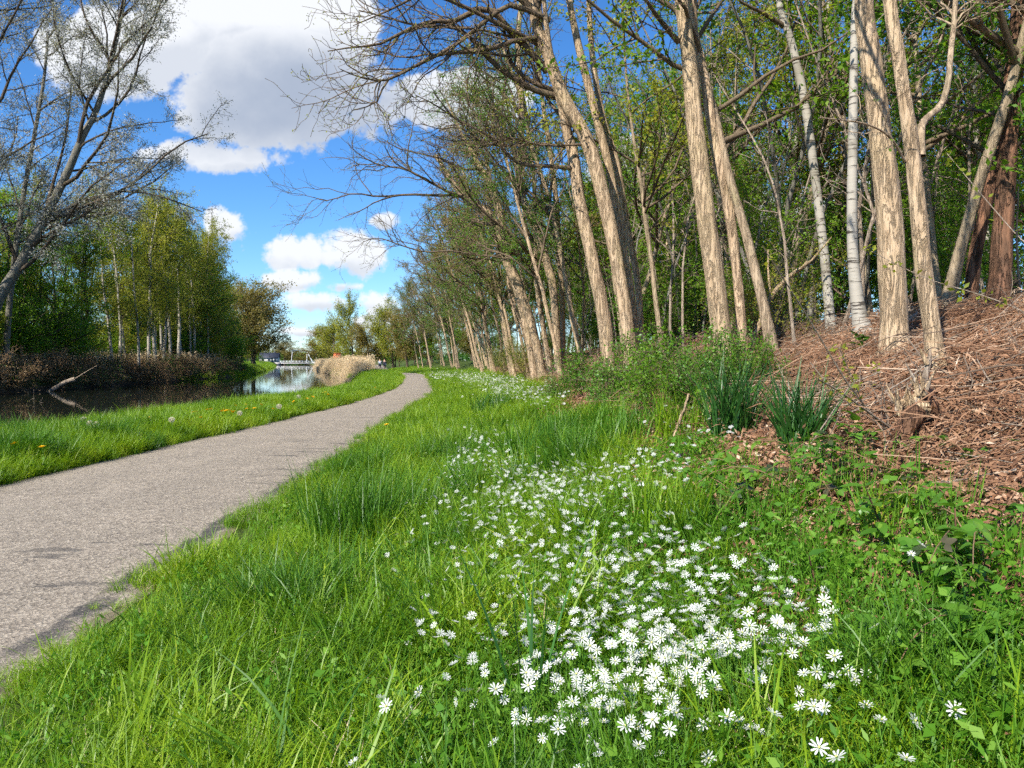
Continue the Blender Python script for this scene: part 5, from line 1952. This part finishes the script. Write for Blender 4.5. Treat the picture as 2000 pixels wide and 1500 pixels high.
def part(name, vf, mat, parent):
    V, F = vf
    return obj(name, mesh_np(name, V, F), M[mat], parent)


def bridge():
    Y = 424.0
    u = 1500 / Y          # picture units per metre at the bridge
    def B(px, py, dy=0):
        return at(px, py, Y + dy)
    o = B(600, 711)
    root = thing('drawbridge', 'white drawbridge with dark balance beam across the canal', 'bridge', o)
    for nm, a, b, zc, th in [('deck', 545, 618, 709.5, .55)]:
        A, C = B(a, zc), B(b, zc)
        part(nm, box_vf((A + C) / 2 - o, (C[0] - A[0], 5.5, th)), 'deck', root)
        for dy in (-2.6, 2.6):
            for dz, hh in ((1.0, .10), (.55, .08)):
                part('railing', box_vf((A + C) / 2 - o + np.array([0, dy, dz + .25]), (C[0] - A[0], .08, hh)), 'white_paint', root)
            for xx in np.linspace(A[0], C[0], 13):
                part('railing_post', box_vf(np.array([xx, Y + dy, A[2] + .8]) - o, (.10, .10, 1.2)), 'white_paint', root)
    for px in (553, 560, 566, 598, 606, 614):
        for dy in (-2, 2):
            a = B(px, 711, dy)
            part('pile', bar_vf(a - o, np.array([a[0], a[1], WZ - 1.2]) - o, .28), 'pile', root)
    part('abutment', box_vf(np.array([B(545, 712)[0], Y, -.1]) - o, (3.0, 6.5, 1.7)), 'deck', root)
    part('abutment', box_vf(np.array([B(619, 712)[0], Y, -.1]) - o, (3.0, 6.5, 1.7)), 'deck', root)
    for dy in (-2.3, 2.3):
        top = B(600, 687, dy)
        part('strut', bar_vf(top - o, B(612, 710, dy) - o, .28), 'white_paint', root)
        part('mast', bar_vf(top - o, B(599, 710, dy) - o, .20), 'white_paint', root)
        a, b = B(570, 684.5, dy), B(619, 686.5, dy)
        part('balance_beam', bar_vf(a - o, b - o, .45), 'dark_paint', root)
        part('hanger', bar_vf(B(571, 685, dy) - o, B(569, 708, dy) - o, .15), 'white_paint', root)
    part('cross_beam', bar_vf(B(600, 687, -2.3) - o, B(600, 687, 2.3) - o, .22), 'dark_paint', root)
    part('counterweight', box_vf(B(617, 686.5) - o, (1.6, 4.4, .7)), 'dark_paint', root)
    part('rear_rod', bar_vf(B(618, 688, 2.3) - o, B(618, 708, 2.3) - o, .1), 'white_paint', root)


bridge()


def gable(w, dpt, h, rise):
    v = np.array([(-w / 2, -dpt / 2, h), (w / 2, -dpt / 2, h), (w / 2, dpt / 2, h), (-w / 2, dpt / 2, h), (-w / 2, 0, h + rise), (w / 2, 0, h + rise)], float)
    f = np.array([(0, 1, 5, 4), (2, 3, 4, 5), (0, 4, 3, 3), (1, 2, 5, 5)])
    return v, f


def roof_mesh(w, dpt, h, rise):
    v, _ = gable(w, dpt, h, rise)
    lo = v.copy()
    lo[:, 2] -= .15
    V = np.vstack([v, lo])
    F = np.array([(0, 1, 5, 4), (2, 3, 4, 5), (6, 10, 11, 7), (8, 11, 10, 9), (0, 4, 10, 6), (3, 9, 10, 4), (1, 7, 11, 5), (2, 5, 11, 8), (0, 6, 7, 1), (2, 8, 9, 3)])
    return V, F


def house():
    Y = 392.0
    x = pxy(527, Y)
    z = float(gz(x, Y))
    root = thing('farmhouse', 'low house with dark roof on the far bank left of the bridge', 'house', (x, Y, z), .15)
    part('wall', box_vf((0, 0, 1.3), (9, 6, 2.6)), 'render', root)
    part('roof', roof_mesh(10, 7, 2.4, 2.6), 'slate', root)
    for xx in (-3, 0, 3):
        w = part('window', box_vf((xx, -3.03, 1.4), (1.3, .10, 1.2)), 'white_paint', root)
        part('pane', box_vf((xx, -3.06, 1.4), (1.05, .10, .95)), 'glass', w)
    part('door', box_vf((1.55, -3.03, 1.05), (.95, .1, 2.1)), 'dark_paint', root)
    part('chimney', box_vf((2.5, 0, 4.9), (.7, .7, 1.2)), 'slate', root)


house()


def hut():
    Y = 195.0
    x = pxy(659, Y)
    z = float(gz(x, Y))
    root = thing('hut', 'small orange-red hut above the pale reeds', 'hut', (x, Y, z), .1)
    h = 3.4
    part('wall', box_vf((0, 0, h / 2), (1.7, 1.7, h)), 'brick', root)
    part('roof', box_vf((0, 0, h + .06), (1.9, 1.9, .12)), 'brick', root)
    d = part('door', box_vf((.1, -.87, 1.1), (.85, .06, 2.1)), 'brick', root)
    part('handle', box_vf((.42, -.92, 1.1), (.06, .05, .14)), 'dark_paint', d)


hut()


# ------------------------------------------------------------------ two cyclists far down the path
M['jacket_dark'] = plain('dark_jacket', (.03, .035, .05), .8, .2)
M['jacket_pale'] = plain('pale_blue_jacket', (.32, .38, .45), .8, .2)
M['jeans'] = plain('dark_trousers', (.03, .04, .07), .85, .2)
M['skin'] = plain('skin', (.50, .30, .21), .6, .3, .1)
M['hair'] = plain('hair', (.09, .055, .03), .7, .3)
M['rubber'] = plain('rubber', (.02, .02, .02), .8, .2)
M['steel'] = plain('bicycle_paint', (.05, .05, .055), .3, .5)


def skinned(name, verts, edges, radii, mat, parent, lvl=1):
    me = bpy.data.meshes.new(name)
    me.from_pydata(verts, edges, [])
    o = obj(name, me, M[mat], parent)
    md = o.modifiers.new('skin', 'SKIN')
    for v, r in zip(me.skin_vertices[0].data, radii):
        v.radius = (r, r)
    me.skin_vertices[0].data[0].use_root = True
    md.use_smooth_shade = True
    sb = o.modifiers.new('sub', 'SUBSURF')
    sb.levels = sb.render_levels = lvl
    return o


def cyclist(px, Y, yaw, jacket, plab, blab):
    x = pxy(px, Y)
    z = float(gz(x, Y)) + .04
    bk = thing('bicycle', blab, 'bicycle', (x, Y, z), yaw)
    for yy in (-.52, .54):
        a = np.linspace(0, 2 * math.pi, 21)
        P = np.stack([0 * a, yy + .34 * np.cos(a), .34 + .34 * np.sin(a)], 1)
        V, F = tubes_np(P[None], np.full((1, 21), .022), 6)
        w = obj('wheel', mesh_np('wheel', V, F), M['rubber'], bk)
        sp = [bar_vf((0, yy, .34), (0, yy + .33 * math.cos(t), .34 + .33 * math.sin(t)), .004, 3) for t in np.arange(0, 6.28, .52)]
        V, F = join(sp)
        obj('spokes', mesh_np('spokes', V, F), M['steel'], w)
    fr = [((0, -.52, .34), (0, -.12, .36)), ((0, -.12, .36), (0, -.22, .88)), ((0, -.22, .78), (0, .38, .82)), ((0, -.12, .36), (0, .40, .72)), ((0, .36, .98), (0, .54, .34)), ((0, -.52, .34), (0, -.2, .74))]
    V, F = join([bar_vf(a, b, .022) for a, b in fr])
    obj('frame', mesh_np('frame', V, F), M['steel'], bk)
    V, F = join([bar_vf((-.28, .26, 1.06), (0, .36, 1.02), .016), bar_vf((.28, .26, 1.06), (0, .36, 1.02), .016)])
    obj('handlebar', mesh_np('handlebar', V, F), M['steel'], bk)
    V, F = box_vf((0, -.24, .92), (.18, .26, .07))
    obj('saddle', mesh_np('saddle', V, F), M['rubber'], bk)
    V, F = box_vf((0, -.55, .72), (.14, .40, .03))
    obj('carrier', mesh_np('carrier', V, F), M['steel'], bk)
    pr = thing('person', plab, 'person', (x, Y, z), yaw)
    vs = [(0, -.20, 1.00), (0, -.17, 1.18), (0, -.10, 1.42), (0, -.07, 1.53), (0, -.04, 1.66),
          (.10, -.16, .98), (.12, .22, .80), (.13, .02, .46), (.13, .10, .28), (-.10, -.16, .98), (-.12, .18, .95), (-.13, .00, .60), (-.13, .12, .52),
          (.19, -.08, 1.44), (.27, .02, 1.22), (.27, .24, 1.08), (.27, .29, 1.07), (-.19, -.08, 1.44), (-.27, .02, 1.22), (-.27, .24, 1.08), (-.27, .29, 1.07), (0, -.02, 1.76)]
    ed = [(0, 1), (1, 2), (2, 3), (3, 4), (4, 21), (0, 5), (5, 6), (6, 7), (7, 8), (0, 9), (9, 10), (10, 11), (11, 12), (2, 13), (13, 14), (14, 15), (15, 16), (2, 17), (17, 18), (18, 19), (19, 20)]
    rd = [.16, .16, .16, .06, .095, .095, .075, .055, .04, .095, .075, .055, .04, .065, .05, .038, .04, .065, .05, .038, .04, .08]
    skinned('body', vs, ed, rd, 'skin', pr)
    skinned('jacket', [vs[i] for i in (0, 1, 2, 13, 14, 15, 17, 18, 19)], [(0, 1), (1, 2), (2, 3), (3, 4), (4, 5), (2, 6), (6, 7), (7, 8)], [.185, .18, .185, .085, .066, .052, .085, .066, .052], jacket, pr)
    skinned('trousers', [vs[i] for i in (0, 5, 6, 7, 9, 10, 11)], [(0, 1), (1, 2), (2, 3), (0, 4), (4, 5), (5, 6)], [.18, .115, .092, .068, .115, .092, .068], 'jeans', pr)
    skinned('hair', [(0, -.06, 1.68), (0, -.05, 1.78), (0, -.01, 1.84)], [(0, 1), (1, 2)], [.10, .105, .07], 'hair', pr)


cyclist(742, 116, .17, 'jacket_pale', 'cyclist in a pale jacket riding away far down the path', 'bicycle ridden by the cyclist in the pale jacket')
cyclist(751, 116, .17, 'jacket_dark', 'cyclist in a dark jacket riding away beside the pale one', 'bicycle ridden by the cyclist in the dark jacket')
